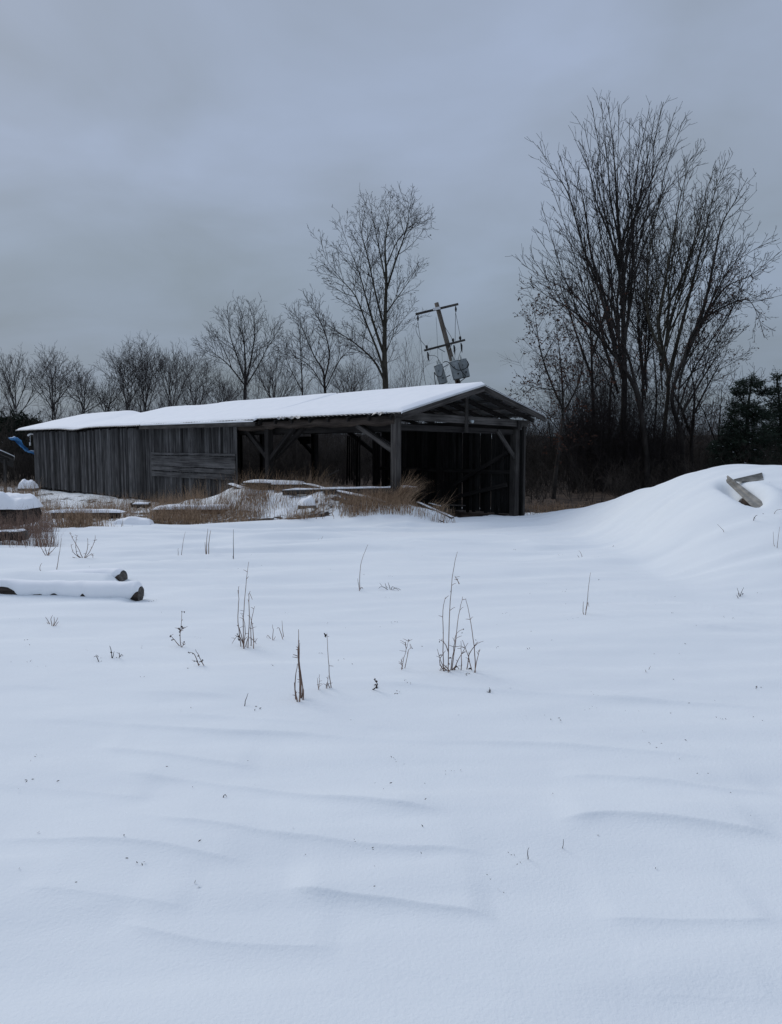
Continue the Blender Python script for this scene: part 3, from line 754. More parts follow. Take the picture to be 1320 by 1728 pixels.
# ------------------------------------------------------------------ bare trees
class Tree:
    def __init__(s, seed): s.rng = random.Random(seed); s.big = []; s.fine = []; s.tips = []
    def add(s, pts, rad, lvl): (s.big if lvl <= s.split else s.fine).append((pts, rad))
def vnorm(v):
    l = math.sqrt(v[0]**2+v[1]**2+v[2]**2) or 1; return (v[0]/l, v[1]/l, v[2]/l)
def perp_dir(d, ang, az):
    ref = (1,0,0) if abs(d[0]) < .8 else (0,1,0)
    a = vnorm((d[1]*ref[2]-d[2]*ref[1], d[2]*ref[0]-d[0]*ref[2], d[0]*ref[1]-d[1]*ref[0]))
    b = (d[1]*a[2]-d[2]*a[1], d[2]*a[0]-d[0]*a[2], d[0]*a[1]-d[1]*a[0])
    c, s = math.cos(ang), math.sin(ang); ca, sa = math.cos(az)*s, math.sin(az)*s
    return tuple(d[i]*c + a[i]*ca + b[i]*sa for i in range(3))
def grow(T, p, d, L, r0, lvl, o):
    rng = T.rng; n = max(3, min(10, int(L/o['seg'])+2)); st = L/n
    pts = [p]; rad = [r0]; dirs = [d]; rt = max(o['rmin'], r0*.25)
    trop = o['trop'][min(lvl, len(o['trop'])-1)]; wig = o['wig']
    for i in range(n):
        d = vnorm((d[0]+rng.gauss(0, wig), d[1]+rng.gauss(0, wig), d[2]+trop/n+rng.gauss(0, wig)))
        p = (p[0]+d[0]*st, p[1]+d[1]*st, p[2]+d[2]*st)
        pts.append(p); dirs.append(d); rad.append(r0+(rt-r0)*(i+1)/n)
    T.add(pts, rad, lvl)
    children(T, pts, dirs, rad, L, lvl, o, None)
def children(T, pts, dirs, rad, L, lvl, o, lens):
    rng = T.rng
    if lvl >= o['max']:
        T.tips.append(pts[-1]); T.tips.append(pts[len(pts)//2]); return
    dens = o['dens'][min(lvl, len(o['dens'])-1)]; cnt = L*dens; cnt = int(cnt)+(rng.random() < cnt-int(cnt))
    n = len(pts)-1; t0 = o['t0'][min(lvl, len(o['t0'])-1)]; az = rng.uniform(0, 6.28)
    for k in range(cnt):
        t = t0+(.98-t0)*(k+rng.random())/max(cnt, 1); f = t*n; i = min(int(f), n-1); f -= i
        p = tuple(pts[i][j]+(pts[i+1][j]-pts[i][j])*f for j in range(3)); rr = rad[i]+(rad[i+1]-rad[i])*f
        az += 2.4+rng.uniform(-.5, .5)
        ang = math.radians(rng.gauss(o['ang'][min(lvl, len(o['ang'])-1)], 8))
        cd = perp_dir(dirs[i], ang, az)
        if lens: cl = lens(t)*rng.uniform(.65, 1.15)
        else: cl = L*o['ratio']*(1.05-.65*t)*rng.uniform(.6, 1.2)
        if cl < o['lmin']: cl = o['lmin']*rng.uniform(.7, 1.3)
        cr = max(o['rmin'], min(rr*.62, o['rk']*cl+.002))
        grow(T, p, vnorm(cd), cl, cr, lvl+1, o)
OPT = dict(seg=.5, trop=(.15,.45,.35,.25), wig=.06, dens=(2.0,3.0,4.2,4.0), t0=(.2,.12,.10,.1), ang=(42,38,40,40), max=3, ratio=.50, lmin=.3, rmin=.0075, rk=.009)
def tree(name, label, seed, Y, stems, l1, base=None, group=None, opt=None, leaves=0, leaf_box=None, bark='bark', twig='twig', depth=1.0):
    """stems: list of (px polyline from bottom to top, base radius); l1(t)->length of first limbs"""
    o = dict(OPT); o.update(opt or {})
    T = Tree(seed); T.split = 1; rng = T.rng
    for si, (pl, r0, *rest) in enumerate(stems):
        pa = np.array(pl, float); m = len(pa); k = max(8, m*5)
        ts = np.linspace(0, m-1, k)
        # smooth polyline (Catmull-Rom)
        def cr(c):
            out_ = []
            for t in ts:
                i = min(int(t), m-2); f = t-i; a = c[max(i-1,0)]; b_ = c[i]; d_ = c[i+1]; e = c[min(i+2, m-1)]
                out_.append(.5*(2*b_+(d_-a)*f+(2*a-5*b_+4*d_-e)*f*f+(3*b_-a-3*d_+e)*f**3))
            return out_
        xs, ys = cr(pa[:,0]), cr(pa[:,1])
        dy1 = rng.uniform(-1,1)*depth*rest[0] if rest else rng.uniform(-1, 1)*depth
        pts = []
        for j in range(k):
            f = j/(k-1); yy = Y + dy1*f*f*2.2 + .08*math.sin(j*1.3+seed)
            pts.append(P(xs[j], ys[j], yy))
        L = sum(math.dist(pts[j], pts[j+1]) for j in range(k-1))
        dirs = [vnorm(tuple(pts[min(j+1,k-1)][q]-pts[max(j-1,0)][q] for q in range(3))) for j in range(k)]
        rad = [max(o['rmin']*1.6, .82*r0*(1-(j/(k-1)))**(1.25 if r0 > .12 else 1.0)) for j in range(k)]
        if not rest or len(rest) < 2: rad[0] *= 1.25
        T.add(pts, rad, 0)
        fn = l1[si] if isinstance(l1, (list, tuple)) else l1
        children(T, pts, dirs, rad, L, 0, o, fn)
    b0 = stems[0][0][0]; X0, Y0, Z0 = P(b0[0], b0[1], Y)
    root = empty(name, (X0, Y0, Z0), label, 'tree', group)
    link_mesh('trunk', chains_mesh('trunk', T.big, (X0,Y0,Z0), 6), M[bark], root)
    cr_ = link_mesh('crown', chains_mesh('crown', T.fine, (X0,Y0,Z0), 3), M[twig], root)
    if leaves:
        tips = [t for t in T.tips if (leaf_box is None or leaf_box(t))]
        rng.shuffle(tips); V = []; q = []
        for t in tips[:leaves]:
            for _ in range(rng.choice((1,1,2,3))):
                c = Vector(t)+Vector((rng.gauss(0,.06), rng.gauss(0,.06), rng.gauss(0,.06)-.03)); a = Vector((rng.gauss(0,1), rng.gauss(0,1), rng.gauss(0,1))).normalized(); bb = a.orthogonal().normalized()
                s = rng.uniform(.03,.065); i = len(V)
                mid = a.cross(bb)*s*.25
                V += [c-a*s*1.3, c+bb*s*.6+mid, c+a*s*1.3, c-bb*s*.6+mid]; q.append((i,i+1,i+2,i+3))
        link_mesh('leaves', npmesh('leaves', np.array([tuple(v) for v in V])-np.array((X0,Y0,Z0)), q), M['leaf'], root)
    return root
def oval(a, b=.6, lo=.5):      # limb length profile: long in the middle, short at the top
    return lambda t: a*(lo+(1-lo)*math.sin(math.pi*min(1, max(0, t*1.05-.02)))**.8)*(1-b*t*t)

# --- right group
gp = 'bare trees crowding together right of the shed'
RT = 36.0
def fan(x0, y0, y1, tips, r, seed, depth=1.6):
    """thin upright stems leaving a trunk between y0 and y1 and ending at the given crown tips"""
    rg = random.Random(seed); out_ = []
    for tx, ty in tips:
        ys = rg.uniform(y1, y0); xs = x0+rg.uniform(-6, 6); dx = tx-xs; b = rg.uniform(.85, 1.25); n = 5
        out_.append(([(xs+dx*(k/n)**b+rg.uniform(-4,4)*(0 < k < n), ys+(ty-ys)*(k/n)) for k in range(n+1)], r*rg.uniform(.8, 1.25)*(1+(500-ty)/900), rg.uniform(-1, 1)*depth, 1))
    return out_
tree('tall_bare_tree', 'tallest bare tree of the right-hand group, its straight stems fanning up to thin whips', 101, RT,
     [([(1047,846),(1050,760),(1054,650),(1052,560),(1051,450),(1043,370),(1038,290),(1033,230),(1026,178)], .23),
      ([(1052,470),(1060,420),(1072,365),(1085,310),(1096,250),(1105,195)], .10, 1, 1),
      ([(1050,600),(1062,520),(1068,440),(1066,360),(1062,280),(1063,200)], .10, -1.4, 1),
      ([(1049,455),(1030,400),(1008,345),(995,290),(975,245)], .08, 1.2, 1),
      ([(1052,640),(1030,560),(1012,490),(985,420),(960,330),(935,290),(907,245)], .10, -1, 1),
      ([(1040,590),(1020,500),(998,430),(990,370),(978,310),(960,270)], .09, 1.8, 1),
      ([(1030,580),(1000,530),(965,495),(920,470),(880,445)], .06, .6, 1)]
     + fan(1050, 640, 430, [(1000,182),(1015,172),(1045,178),(1080,200),(1095,188),(1120,172),(1138,190),(1150,212),(985,205),(1110,215),(1170,262),(990,260),(1075,240)], .045, 5)
     + fan(1040, 700, 520, [(945,262),(925,300),(915,350),(908,400),(940,380),(960,330),(895,430),(1000,330),(1020,260),(1130,300),(1090,320)], .042, 6),
     oval(2.1, .55, .6), group=gp, opt=dict(ang=(26,28,32,34), trop=(.1,.40,.30,.2), wig=.03, ratio=.55, dens=(1.7,2.2,2.2,3), lmin=.4))
tree('leaning_bare_tree', 'thick trunk curving up to the left across the tallest tree of the right-hand group', 102, RT-1.5,
     [([(1094,840),(1090,760),(1075,665),(1046,612),(1020,575),(1003,510),(985,450),(968,400)], .19),
      ([(1030,590),(990,545),(960,520),(925,500),(895,480)], .08, 1, 1),
      ([(1078,680),(1060,600),(1030,540),(1010,480)], .1, -1, 1)],
     oval(2.30, .5, .6), group=gp, opt=dict(ang=(38,38,40,40), dens=(1.74,2.85,4.16,3)), leaves=260)
tree('forked_bare_tree', 'forked bare tree with pale trunks standing right of the tallest tree', 103, RT+1,
     [([(1118,845),(1120,740),(1128,640),(1112,545),(1128,450),(1143,360),(1160,290),(1185,250)], .15),
      ([(1126,650),(1140,590),(1158,520),(1178,440),(1195,370),(1210,310),(1225,270)], .14, 1, 1),
      ([(1118,600),(1095,540),(1092,470),(1100,400),(1112,330)], .1, -1, 1),
      ([(1120,530),(1150,470),(1175,400),(1192,340),(1220,300)], .07, 1.2, 1)] + fan(1120, 700, 520, [(1200,300),(1228,272),(1235,325),(1160,270),(1185,330),(1210,400),(1150,340),(1105,350),(1172,400),(1135,380)], .045, 8),
     oval(2.53, .55, .55), group=gp, opt=dict(ang=(30,34,38,38), trop=(.1,.5,.35,.2), dens=(1.76,2.28,3.00,3)), bark='bark_pale')
tree('spreading_bare_tree', 'bare tree with long limbs arching out to the far right of the group', 104, RT-1,
     [([(1152,842),(1150,740),(1134,672),(1152,610),(1180,555),(1205,500),(1235,450),(1275,420),(1310,405)], .15),
      ([(1150,620),(1170,560),(1200,530),(1235,512),(1262,506),(1278,530),(1290,570)], .08, .8, 1),
      ([(1165,585),(1190,510),(1205,440),(1218,380),(1240,340),(1262,300)], .1, 1, 1),
      ([(1190,530),(1225,485),(1262,468),(1290,455)], .06, -.8, 1),
      ([(1150,700),(1185,640),(1210,600),(1235,560)], .07, .5, 1)] + fan(1150, 720, 560, [(1250,360),(1265,395),(1240,430),(1285,440),(1215,440),(1255,480),(1225,520),(1200,560)], .042, 9),
     oval(2.18, .5, .6), group=gp, opt=dict(ang=(34,38,40,40), dens=(1.83,2.52,3.36,3)), leaves=900, leaf_box=lambda t: t[2] < 10.5)
tree('straight_bare_tree', 'slim straight trunk left of the tallest tree in the right-hand group', 105, RT+3,
     [([(1001,860),(1003,760),(1000,660),(997,560),(993,480),(988,420)], .17),
      ([(1000,640),(975,570),(955,510),(940,470)], .09, 1, 1), ([(999,600),(1020,530),(1030,480),(1035,430)], .08, -1, 1)],
     oval(2.42, .5, .6), group=gp, opt=dict(dens=(1.89,3.30,4.48,3)), leaves=300)
tree('oak_sapling', 'small oak still holding brown leaves just right of the shed gable', 106, RT-5,
     [([(932,862),(938,800),(945,745),(950,690),(947,620),(940,560),(930,500)], .13),
      ([(950,690),(928,640),(912,590),(905,545),(900,515)], .06, 1, 1), ([(949,700),(975,650),(985,600),(980,560)], .06, -1, 1),
      ([(948,660),(915,655),(890,650),(880,655)], .035, .5, 1)],
     oval(1.78, .45, .65), group=gp, opt=dict(dens=(2.75,4.20,5.44,3), ang=(52,45,42,40), trop=(.1,.2,.2,.2), rmin=.0055), leaves=900)
tree('twisted_bare_tree', 'dark twisted trunk with clinging vines near the right side of the group', 107, RT+2,
     [([(1168,840),(1166,760),(1170,710),(1172,660),(1165,610),(1180,560)], .17), ([(1168,740),(1150,690),(1135,655),(1140,600)], .1, 1, 1), ([(1170,700),(1195,650),(1215,615),(1228,590)], .07, -1, 1)],
     oval(2.07, .4, .7), group=gp, opt=dict(dens=(2.32,3.60,4.80,3), ang=(48,42,42,40)), leaves=350)
tree('snapped_bare_tree', 'short broken trunk with spraying twigs between the group and the cedars', 108, RT,
     [([(1212,830),(1213,740),(1216,690),(1219,650)], .07), ([(1213,760),(1190,700),(1175,670)], .05, 1, 1), ([(1213,740),(1238,690),(1262,655),(1285,640)], .035, 1, 1)],
     oval(1.72, .4, .7), group=gp, opt=dict(dens=(2.32,3.60,4.16,3), ang=(45,42,42,40)), twig='twig_hazed')
tree('slender_bare_tree', 'slender pair of trunks directly behind the base of the tallest tree', 109, RT+5,
     [([(1072,850),(1078,760),(1085,660),(1090,560),(1085,480)], .13), ([(1024,850),(1028,760),(1030,670),(1040,580),(1035,520)], .12, 1, 0), ([(1105,850),(1103,760),(1108,660),(1100,560),(1104,470)], .10, .5, 0), ([(1140,850),(1142,740),(1146,640),(1140,560)], .09, .5, 0), ([(1010,850),(1012,760),(1015,680),(1008,590)], .07, .5, 0), ([(980,860),(978,780),(982,690),(975,610)], .06, .5, 0)] + fan(1088, 760, 600, [(1060,340),(1076,370),(1090,310),(1104,350),(1118,380),(1070,420),(1098,430)], .05, 12),
     oval(2.30, .5, .6), group=gp, opt=dict(dens=(2.17,3.30,4.48,3)), leaves=500)

# --- trees behind the shed
gl = 'bare trees rising behind the shed roof'
tree('oval_bare_tree', 'tall bare tree with greenish trunk behind the middle of the shed roof', 120, 58,
     [([(652,735),(651,660),(649,600),(650,540),(652,470),(650,415),(656,370),(660,325)], .36),
      ([(649,600),(635,560),(620,510),(606,460),(588,415),(572,370)], .15, 1, 1),
      ([(650,640),(640,600),(618,545),(600,500),(575,470),(552,440),(540,400)], .13, -1, 1),
      ([(650,560),(635,500),(622,440),(610,390),(606,350)], .11, 1.5, 1),
      ([(652,650),(632,610),(600,580),(570,560),(540,540)], .12, -.6, 1),
      ([(652,490),(668,440),(682,400),(690,360),(680,335)], .10, 1, 1),
      ([(651,530),(672,500),(690,475),(704,450)], .07, -1, 1),
      ([(650,470),(640,420),(630,370),(625,345)], .08, .5, 1),
      ([(652,450),(672,405),(695,385),(708,380)], .06, 1.2, 1),
      ([(650,600),(662,570),(680,540),(700,520)], .05, -1.2, 1)],
     oval(3.1, .5, .6), group=gl, opt=dict(seg=.9, dens=(1.86,3.00,3.62,3), ang=(38,40,42,40), lmin=.35, rmin=.009, rk=.010, trop=(.1,.3,.3,.2), wig=.075), bark='bark_pale', leaves=500)
tree('rounded_bare_tree', 'round-crowned bare tree standing alone above the left half of the shed roof', 121, 60,
     [([(413,740),(413,680),(414,630),(413,590),(408,550),(402,512)], .22),
      ([(414,650),(425,600),(430,560),(428,520)], .11, 1, 1), ([(413,640),(400,600),(388,565),(385,535)], .10, -1, 1),
      ([(413,655),(440,610),(455,575),(460,555)], .08, .6, 1), ([(413,650),(385,615),(360,595),(347,580)], .08, -.6, 1)],
     oval(2.8, .5, .65), group=gl, opt=dict(seg=.9, dens=(2.74,3.38,3.79,3), ang=(36,38,40,40), lmin=.3, rmin=.009, trop=(.1,.4,.3,.2)), twig='twig_hazed')
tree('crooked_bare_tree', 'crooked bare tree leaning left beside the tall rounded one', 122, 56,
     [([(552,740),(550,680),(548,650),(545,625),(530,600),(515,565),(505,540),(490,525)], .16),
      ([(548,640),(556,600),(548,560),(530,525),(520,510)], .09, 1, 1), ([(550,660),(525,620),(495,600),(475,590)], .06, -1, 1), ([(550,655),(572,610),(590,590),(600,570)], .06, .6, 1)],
     oval(2.4, .5, .65), group=gl, opt=dict(seg=.8, dens=(2.94,3.38,3.79,3), lmin=.3, rmin=.009, wig=.08), twig='twig_hazed')
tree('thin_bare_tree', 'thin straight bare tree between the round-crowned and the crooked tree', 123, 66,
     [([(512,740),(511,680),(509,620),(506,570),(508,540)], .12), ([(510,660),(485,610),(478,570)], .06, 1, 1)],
     oval(2.2, .5, .65), group=gl, opt=dict(seg=.9, dens=(2.74,3.38,3.79,3), lmin=.3, rmin=.009), twig='twig_hazed')
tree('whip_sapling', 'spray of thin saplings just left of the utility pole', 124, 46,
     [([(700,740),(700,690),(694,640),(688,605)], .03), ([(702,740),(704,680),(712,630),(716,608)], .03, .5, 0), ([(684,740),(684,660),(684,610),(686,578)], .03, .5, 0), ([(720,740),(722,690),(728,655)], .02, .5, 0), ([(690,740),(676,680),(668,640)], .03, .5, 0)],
     oval(1.1, .5, .65), group=gl, opt=dict(seg=.6, dens=(1.6,1.8,2), max=2, ang=(24,28,30), lmin=.2, rmin=.006), twig='twig_hazed')
FL = [ # x, top, half width px, Y, label
 (28, 600, 46, 68, 'grey bare tree with a broad fan crown above the small shed at the far left'),
 (92, 594, 42, 66, 'bare tree with crooked limbs second from the left edge'),
 (140, 628, 34, 72, 'low bare tree above the left end of the long shed roof'),
 (183, 643, 26, 74, 'smallest bare tree above the left part of the long shed roof'),
 (216, 578, 36, 70, 'bare tree of many upright stems behind the dip in the roof'),
 (246, 574, 34, 71, 'narrow bare tree crowding the many-stemmed one behind the dip in the roof'),
 (290, 590, 36, 72, 'mid-height bare tree left of a near twin above the shed roof'),
 (328, 594, 36, 71, 'mid-height bare tree just left of the round-crowned one'),
 (375, 640, 30, 78, 'low bare tree under the left side of the round-crowned one'),
 (462, 600, 36, 74, 'bare tree low between the round-crowned and the thin tree'),
 (590, 600, 40, 76, 'low bare tree beneath the left limbs of the tall rounded one'),
]
for k, (x, ty, hw, Y, lab) in enumerate(FL):
    rg = random.Random(200+k); st = [([(x, 752), (x+rg.uniform(-4,4), 700), (x+rg.uniform(-9,9), (700+ty)/2), (x+rg.uniform(-14,14), ty+4)], rg.uniform(.08,.15))]
    ns_ = rg.choice((4,5,6))
    for j in range(ns_):
        f = (j+.5)/ns_*2-1; f += rg.uniform(-.15,.15); y0 = rg.uniform(680,715); tt = ty+rg.uniform(4, 30)+abs(f)*22
        st.append(([(x, y0), (x+f*hw*.45, y0-(y0-tt)*.4), (x+f*hw*.75, y0-(y0-tt)*.72), (x+f*hw*.9, tt)], .07, rg.uniform(-1,1), 1))
    tree('distant_bare_tree', lab, 300+k, Y, st, oval(3.0, .5, .7), group='smaller bare trees along the woods edge at left', opt=dict(seg=.9, dens=(2.4+.3*(k%3),2.5,2.5), max=3, ang=((28,32,36),(40,36,40),(34,30,36))[k%3], lmin=.4, rmin=.008, trop=(.1,(.5,.2,.35)[k%3],.3,.2), wig=(.045,.085,.06)[k%3]), twig='twig_hazed', bark='twig_hazed')

# --- far wood edge and undergrowth that nobody could count
def saplings(name, label, cat, n, Yr, ar, hr, seed, m, r=.012, stems=(1,3), nb=9, grp=None, wv=.2):
    rng = random.Random(seed); ch = []
    for _ in range(n):
        Y = rng.uniform(*Yr); a = rng.uniform(*ar); X = a*Y; z0 = gz(X, Y)-.1
        u, s = shed_uv(X, Y)
        if -1.5 < u < SHED_W+1.2 and -2 < s < 28: continue
        if ground_base(X, Y) > .6: continue
        for _s in range(rng.randint(*stems)):
            H = rng.uniform(*hr)*(.55+.9*(float(vn(a*14, Y*.1, seed))+.5)); lx, ly = rng.gauss(0,.12), rng.gauss(0,.12); k = 5; pts = [(X, Y, z0)]; p = pts[0]; d = (lx, ly, 1)
            for i in range(k):
                d = vnorm((d[0]+rng.gauss(0,wv), d[1]+rng.gauss(0,wv), d[2])); p = tuple(p[j]+d[j]*H/k for j in range(3)); pts.append(p)
            ch.append((pts, [r*1.6*(1-.8*i/k)+.002 for i in range(k+1)]))
            for b_ in range(nb):
                t = rng.uniform(.2,.98)*k; i = min(int(t), k-1); f = t-i; q = tuple(pts[i][j]+(pts[i+1][j]-pts[i][j])*f for j in range(3))
                dd = perp_dir(vnorm(tuple(pts[i+1][j]-pts[i][j] for j in range(3))), math.radians(rng.uniform(30,65)), rng.uniform(0,6.28)); L = H*rng.uniform(.12,.32)*(1.1-t/k*.6)
                q2 = tuple(q[j]+dd[j]*L*.5 for j in range(3)); q3 = (q2[0]+dd[0]*L*.5, q2[1]+dd[1]*L*.5, q2[2]+dd[2]*L*.5+L*.12)
                ch.append(([q, q2, q3], [r*.6, r*.5, r*.3]))
                if nb > 5:
                    for _t in range(2):
                        e = perp_dir(vnorm(dd), math.radians(rng.uniform(30,50)), rng.uniform(0,6.28)); q4 = tuple(q2[j]+e[j]*L*.4 for j in range(3)); ch.append(([q2, q4], [r*.4, r*.3]))
    o = link_mesh(name, chains_mesh(name, ch), m); return tag(o, label, cat, grp, 'stuff')
saplings('distant_woods', 'hazy band of thin bare saplings closing off the horizon', 'woods', 1100, (72, 105), (-.62, .62), (4.5, 8.0), 401, M['twig_hazed'], .016, wv=.1)
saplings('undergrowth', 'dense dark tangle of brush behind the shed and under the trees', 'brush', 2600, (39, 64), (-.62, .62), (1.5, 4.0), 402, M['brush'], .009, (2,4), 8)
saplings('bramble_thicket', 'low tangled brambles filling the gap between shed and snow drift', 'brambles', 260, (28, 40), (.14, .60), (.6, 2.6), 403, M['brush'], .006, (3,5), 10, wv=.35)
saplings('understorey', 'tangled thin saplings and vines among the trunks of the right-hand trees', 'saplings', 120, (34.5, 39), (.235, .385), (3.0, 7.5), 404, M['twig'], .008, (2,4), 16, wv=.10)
saplings('understorey', 'low thin saplings showing above the shed roof beneath the taller trees', 'saplings', 170, (50, 62), (-.42, .05), (4.0, 7.5), 405, M['twig_hazed'], .009, (2,3), 14, wv=.12)
# wooded rise closing the view
def hills():
    X = np.linspace(-140, 140, 281); rows = []
    prof = [(0, 66, -.3), (0, 68, .7), (1, 70, .8), (1, 74, 1), (1, 82, 1.05), (1, 120, 1.4)]
    V = []
    for _, y, f in prof:
        px = 660+FPX*X/y
        top = np.interp(px, [-200, 0, 70, 120, 300, 640, 900, 1000, 1100, 1200, 1320, 1600], [4.6, 4.6, 4.3, 3.0, 2.7, 2.6, 2.8, 2.4, 2.0, 2.6, 3.0, 3.2])
        z = top*f + (1.2*fbm(X*.22, X*0+y*.02, 501, 4) if f > 0 else 0)
        V.append(np.stack([X, np.full_like(X, y)+.8*vn(X*.3, X*0+y, 9), z], -1))
    V = np.array(V); nr, nc = V.shape[:2]; V = V.reshape(-1, 3)
    i = (np.arange(nr-1)[:,None]*nc+np.arange(nc-1)[None,:]).ravel()
    m = mat('wooded_rise', (.03,.028,.026), 1, .05); noisy(m, (.010,.010,.010), (.055,.048,.042), .9, 8, (1,1,.5), bump=1, bdist=.6)
    o = link_mesh('hills', npmesh('hills', V, np.stack([i,i+1,i+nc+1,i+nc],1), smooth=True), m); tag(o, 'dark wooded rise behind the brush', kind='structure')
hills()

# ------------------------------------------------------------------ evergreens
def cedar(name, label, Y, trunk, blobs, n, seed, group, lsz=(.05,.11)):
    rng = random.Random(seed); X0, Y0, Z0 = P(trunk[0][0], trunk[0][1], Y); root = empty(name, (X0,Y0,Z0), label, 'evergreen', group)
    tp = [P(x, y, Y) for x, y in trunk]; k = len(tp); ch = [(tp, [.13*(1-.8*i/(k-1)) for i in range(k)])]
    V = []; q = []; SV = []; sq = []
    tot = sum(b[2]*b[3] for b in blobs)
    for (bx, by, rx, ry) in blobs:
        c = P(bx, by, Y); s = Y/FPX; RX, RZ = rx*s, ry*s
        # limb from trunk to blob
        j = min(range(k), key=lambda i: abs(tp[i][2]-(c[2]-RZ*.4))); ch.append(([tp[j], tuple((tp[j][i]+c[i])/2+(0,0,-.05)[i] for i in range(3)), c], [.04,.03,.012]))
        cnt = int(n*rx*ry/tot)
        nspray = max(10, cnt//26)
        for _ in range(nspray):
            d = vnorm((rng.gauss(0,1), rng.gauss(0,1), rng.gauss(0,1))); r = rng.random()**.45
            sc = Vector((c[0]+d[0]*RX*r, c[1]+d[1]*RX*.9*r, c[2]+d[2]*RZ*r)); out_ = Vector((d[0], d[1], d[2]*.6+.25)).normalized(); L = rng.uniform(.25,.6)*min(1.5, max(.6, RX))
            ch.append(([tuple(sc-out_*L*.5), tuple(sc+out_*L*.5)], [.008,.004]))
            for _k in range(26):
                t = rng.uniform(-.5,.6); p = sc+out_*L*t+Vector((rng.gauss(0,.07), rng.gauss(0,.07), rng.gauss(0,.05)))*(1.1-t)
                a = (out_+Vector((rng.gauss(0,.5), rng.gauss(0,.5), rng.gauss(0,.5)))).normalized(); b_ = a.orthogonal().normalized(); ll = rng.uniform(*lsz); i = len(V)
                V += [tuple(p), tuple(p+a*ll*.5+b_*ll*.28), tuple(p+a*ll), tuple(p+a*ll*.5-b_*ll*.28)]; q.append((i,i+1,i+2,i+3))
            if rng.random() < .10:
                p = sc+Vector((0,0,.06)); i = len(SV); w = rng.uniform(.03,.09)
                SV += [tuple(p+Vector((w,0,0))), tuple(p+Vector((0,w,.02))), tuple(p+Vector((-w,0,0))), tuple(p+Vector((0,-w,.0)))]; sq.append((i,i+1,i+2,i+3))
    link_mesh('trunk', chains_mesh('trunk', ch, (X0,Y0,Z0), 5), M['bark'], root)
    link_mesh('crown', npmesh('crown', np.array(V)-np.array((X0,Y0,Z0)), q), M['green'], root)
    if sq: link_mesh('snow_flecks', npmesh('snow_flecks', np.array(SV)-np.array((X0,Y0,Z0)), sq), M['snow'], root)
ge = 'evergreens at the edges of the photo'
cedar('cedar_tree', 'dark cedar with a ragged top standing behind the crest of the snow drift', 33, [(1258,800),(1260,740),(1262,690),(1268,645)],
      [(1266,650,20,14),(1245,665,14,9),(1285,662,12,10),(1255,690,28,16),(1280,705,24,14),(1240,715,18,10),(1262,735,42,18),(1225,755,26,14),(1250,775,50,18),(1290,765,24,20)], 27000, 601, ge)
cedar('cedar_tree', 'dark cedar cut off by the right edge of the photo', 34, [(1322,800),(1320,740),(1316,690),(1312,640)],
      [(1312,636,6,12),(1310,660,14,10),(1320,680,26,14),(1300,700,18,12),(1322,725,34,18),(1318,760,34,24),(1345,700,24,30)], 20000, 602, ge)
cedar('evergreen_bush', 'dark bushy evergreen mass behind the blue tarp at the far left', 52, [(40,800),(40,750),(38,705)],
      [(35,712,36,14),(60,725,26,14),(10,725,26,14),(30,750,50,24),(70,755,20,20),(-20,745,30,30)], 15000, 603, ge, (.08,.17))

# ------------------------------------------------------------------ logs and timbers, with snow
def snowy_log(name, label, p0, p1, r, cover, seed, group=None, th=.06, n=46, cat='log', ends='log', flare=.08, back=-115, ovr=1.0):
    """cover(t) -> angle in degrees from the top at which the snow stops on the viewer's side (90 = halfway down)"""
    rng = random.Random(seed); p0 = Vector(p0); p1 = Vector(p1); ax = (p1-p0).normalized(); side = Vector((ax.y, -ax.x, 0)).normalized()   # towards viewer
    if side.y > 0: side = -side
    root = empty(name, p0.lerp(p1, .5)-Vector((0,0,r*.5)), label, cat, group)
    b = MB(); b.rng = rng; k = 24
    pts = [p0.lerp(p1, i/k)+Vector((0,0,r*.08*math.sin(i*.8+seed))) for i in range(k+1)]; rad = [r*(1+flare*math.sin(i*.6+seed)) for i in range(k+1)]
    b.tube(pts, rad, 18, rough=.13, cap=False); lo = b.build('wood', M['log'], root)
    e = b.v[-18:]; c = sum((Vector(p) for p in e), Vector())/18; b = MB(); n0 = [Vector(p) for p in e]
    for q in range(18): b.poly([n0[q], n0[(q+1)%18], c+ax*.012])
    b.build('cut_end', M['cutwood'], root)
    if cover:
        rows = []; na = 15
        for i in range(n+1):
            t = i/n; c = p0.lerp(p1, t)+Vector((0,0,r*.08*math.sin(t*24*.8+seed))); f = min(1, min(t, 1-t)*n/2.2+.02)
            pf = cover(t)+20*float(fbm(t*14, seed, seed, 3)); row = []
            for j in range(na+1):
                a = math.radians(back + (pf-back)*j/na); e = min(1, (na-j)/2.2); e = math.sqrt(e)
                rr = r*(1.02+flare*math.sin(t*24*.6+seed)) + (th*(1+.5*float(fbm(t*7, j*.15, seed+4, 2)))*max(.25, math.cos(a*.75)) )*e*math.sqrt(f)
                row.append(tuple(c + side*(math.sin(a)*rr) + Vector((0,0,math.cos(a)*rr))))
            rows.append(row)
        bb = MB(); bb.grid(rows); bb.build('snow_cap', M['snow'], root)
    return root
def at(px, py, dz=0.0):
    x, y, z = G(px, py); return Vector((x, y, z+dz))
gf = 'snow covered logs at the left'
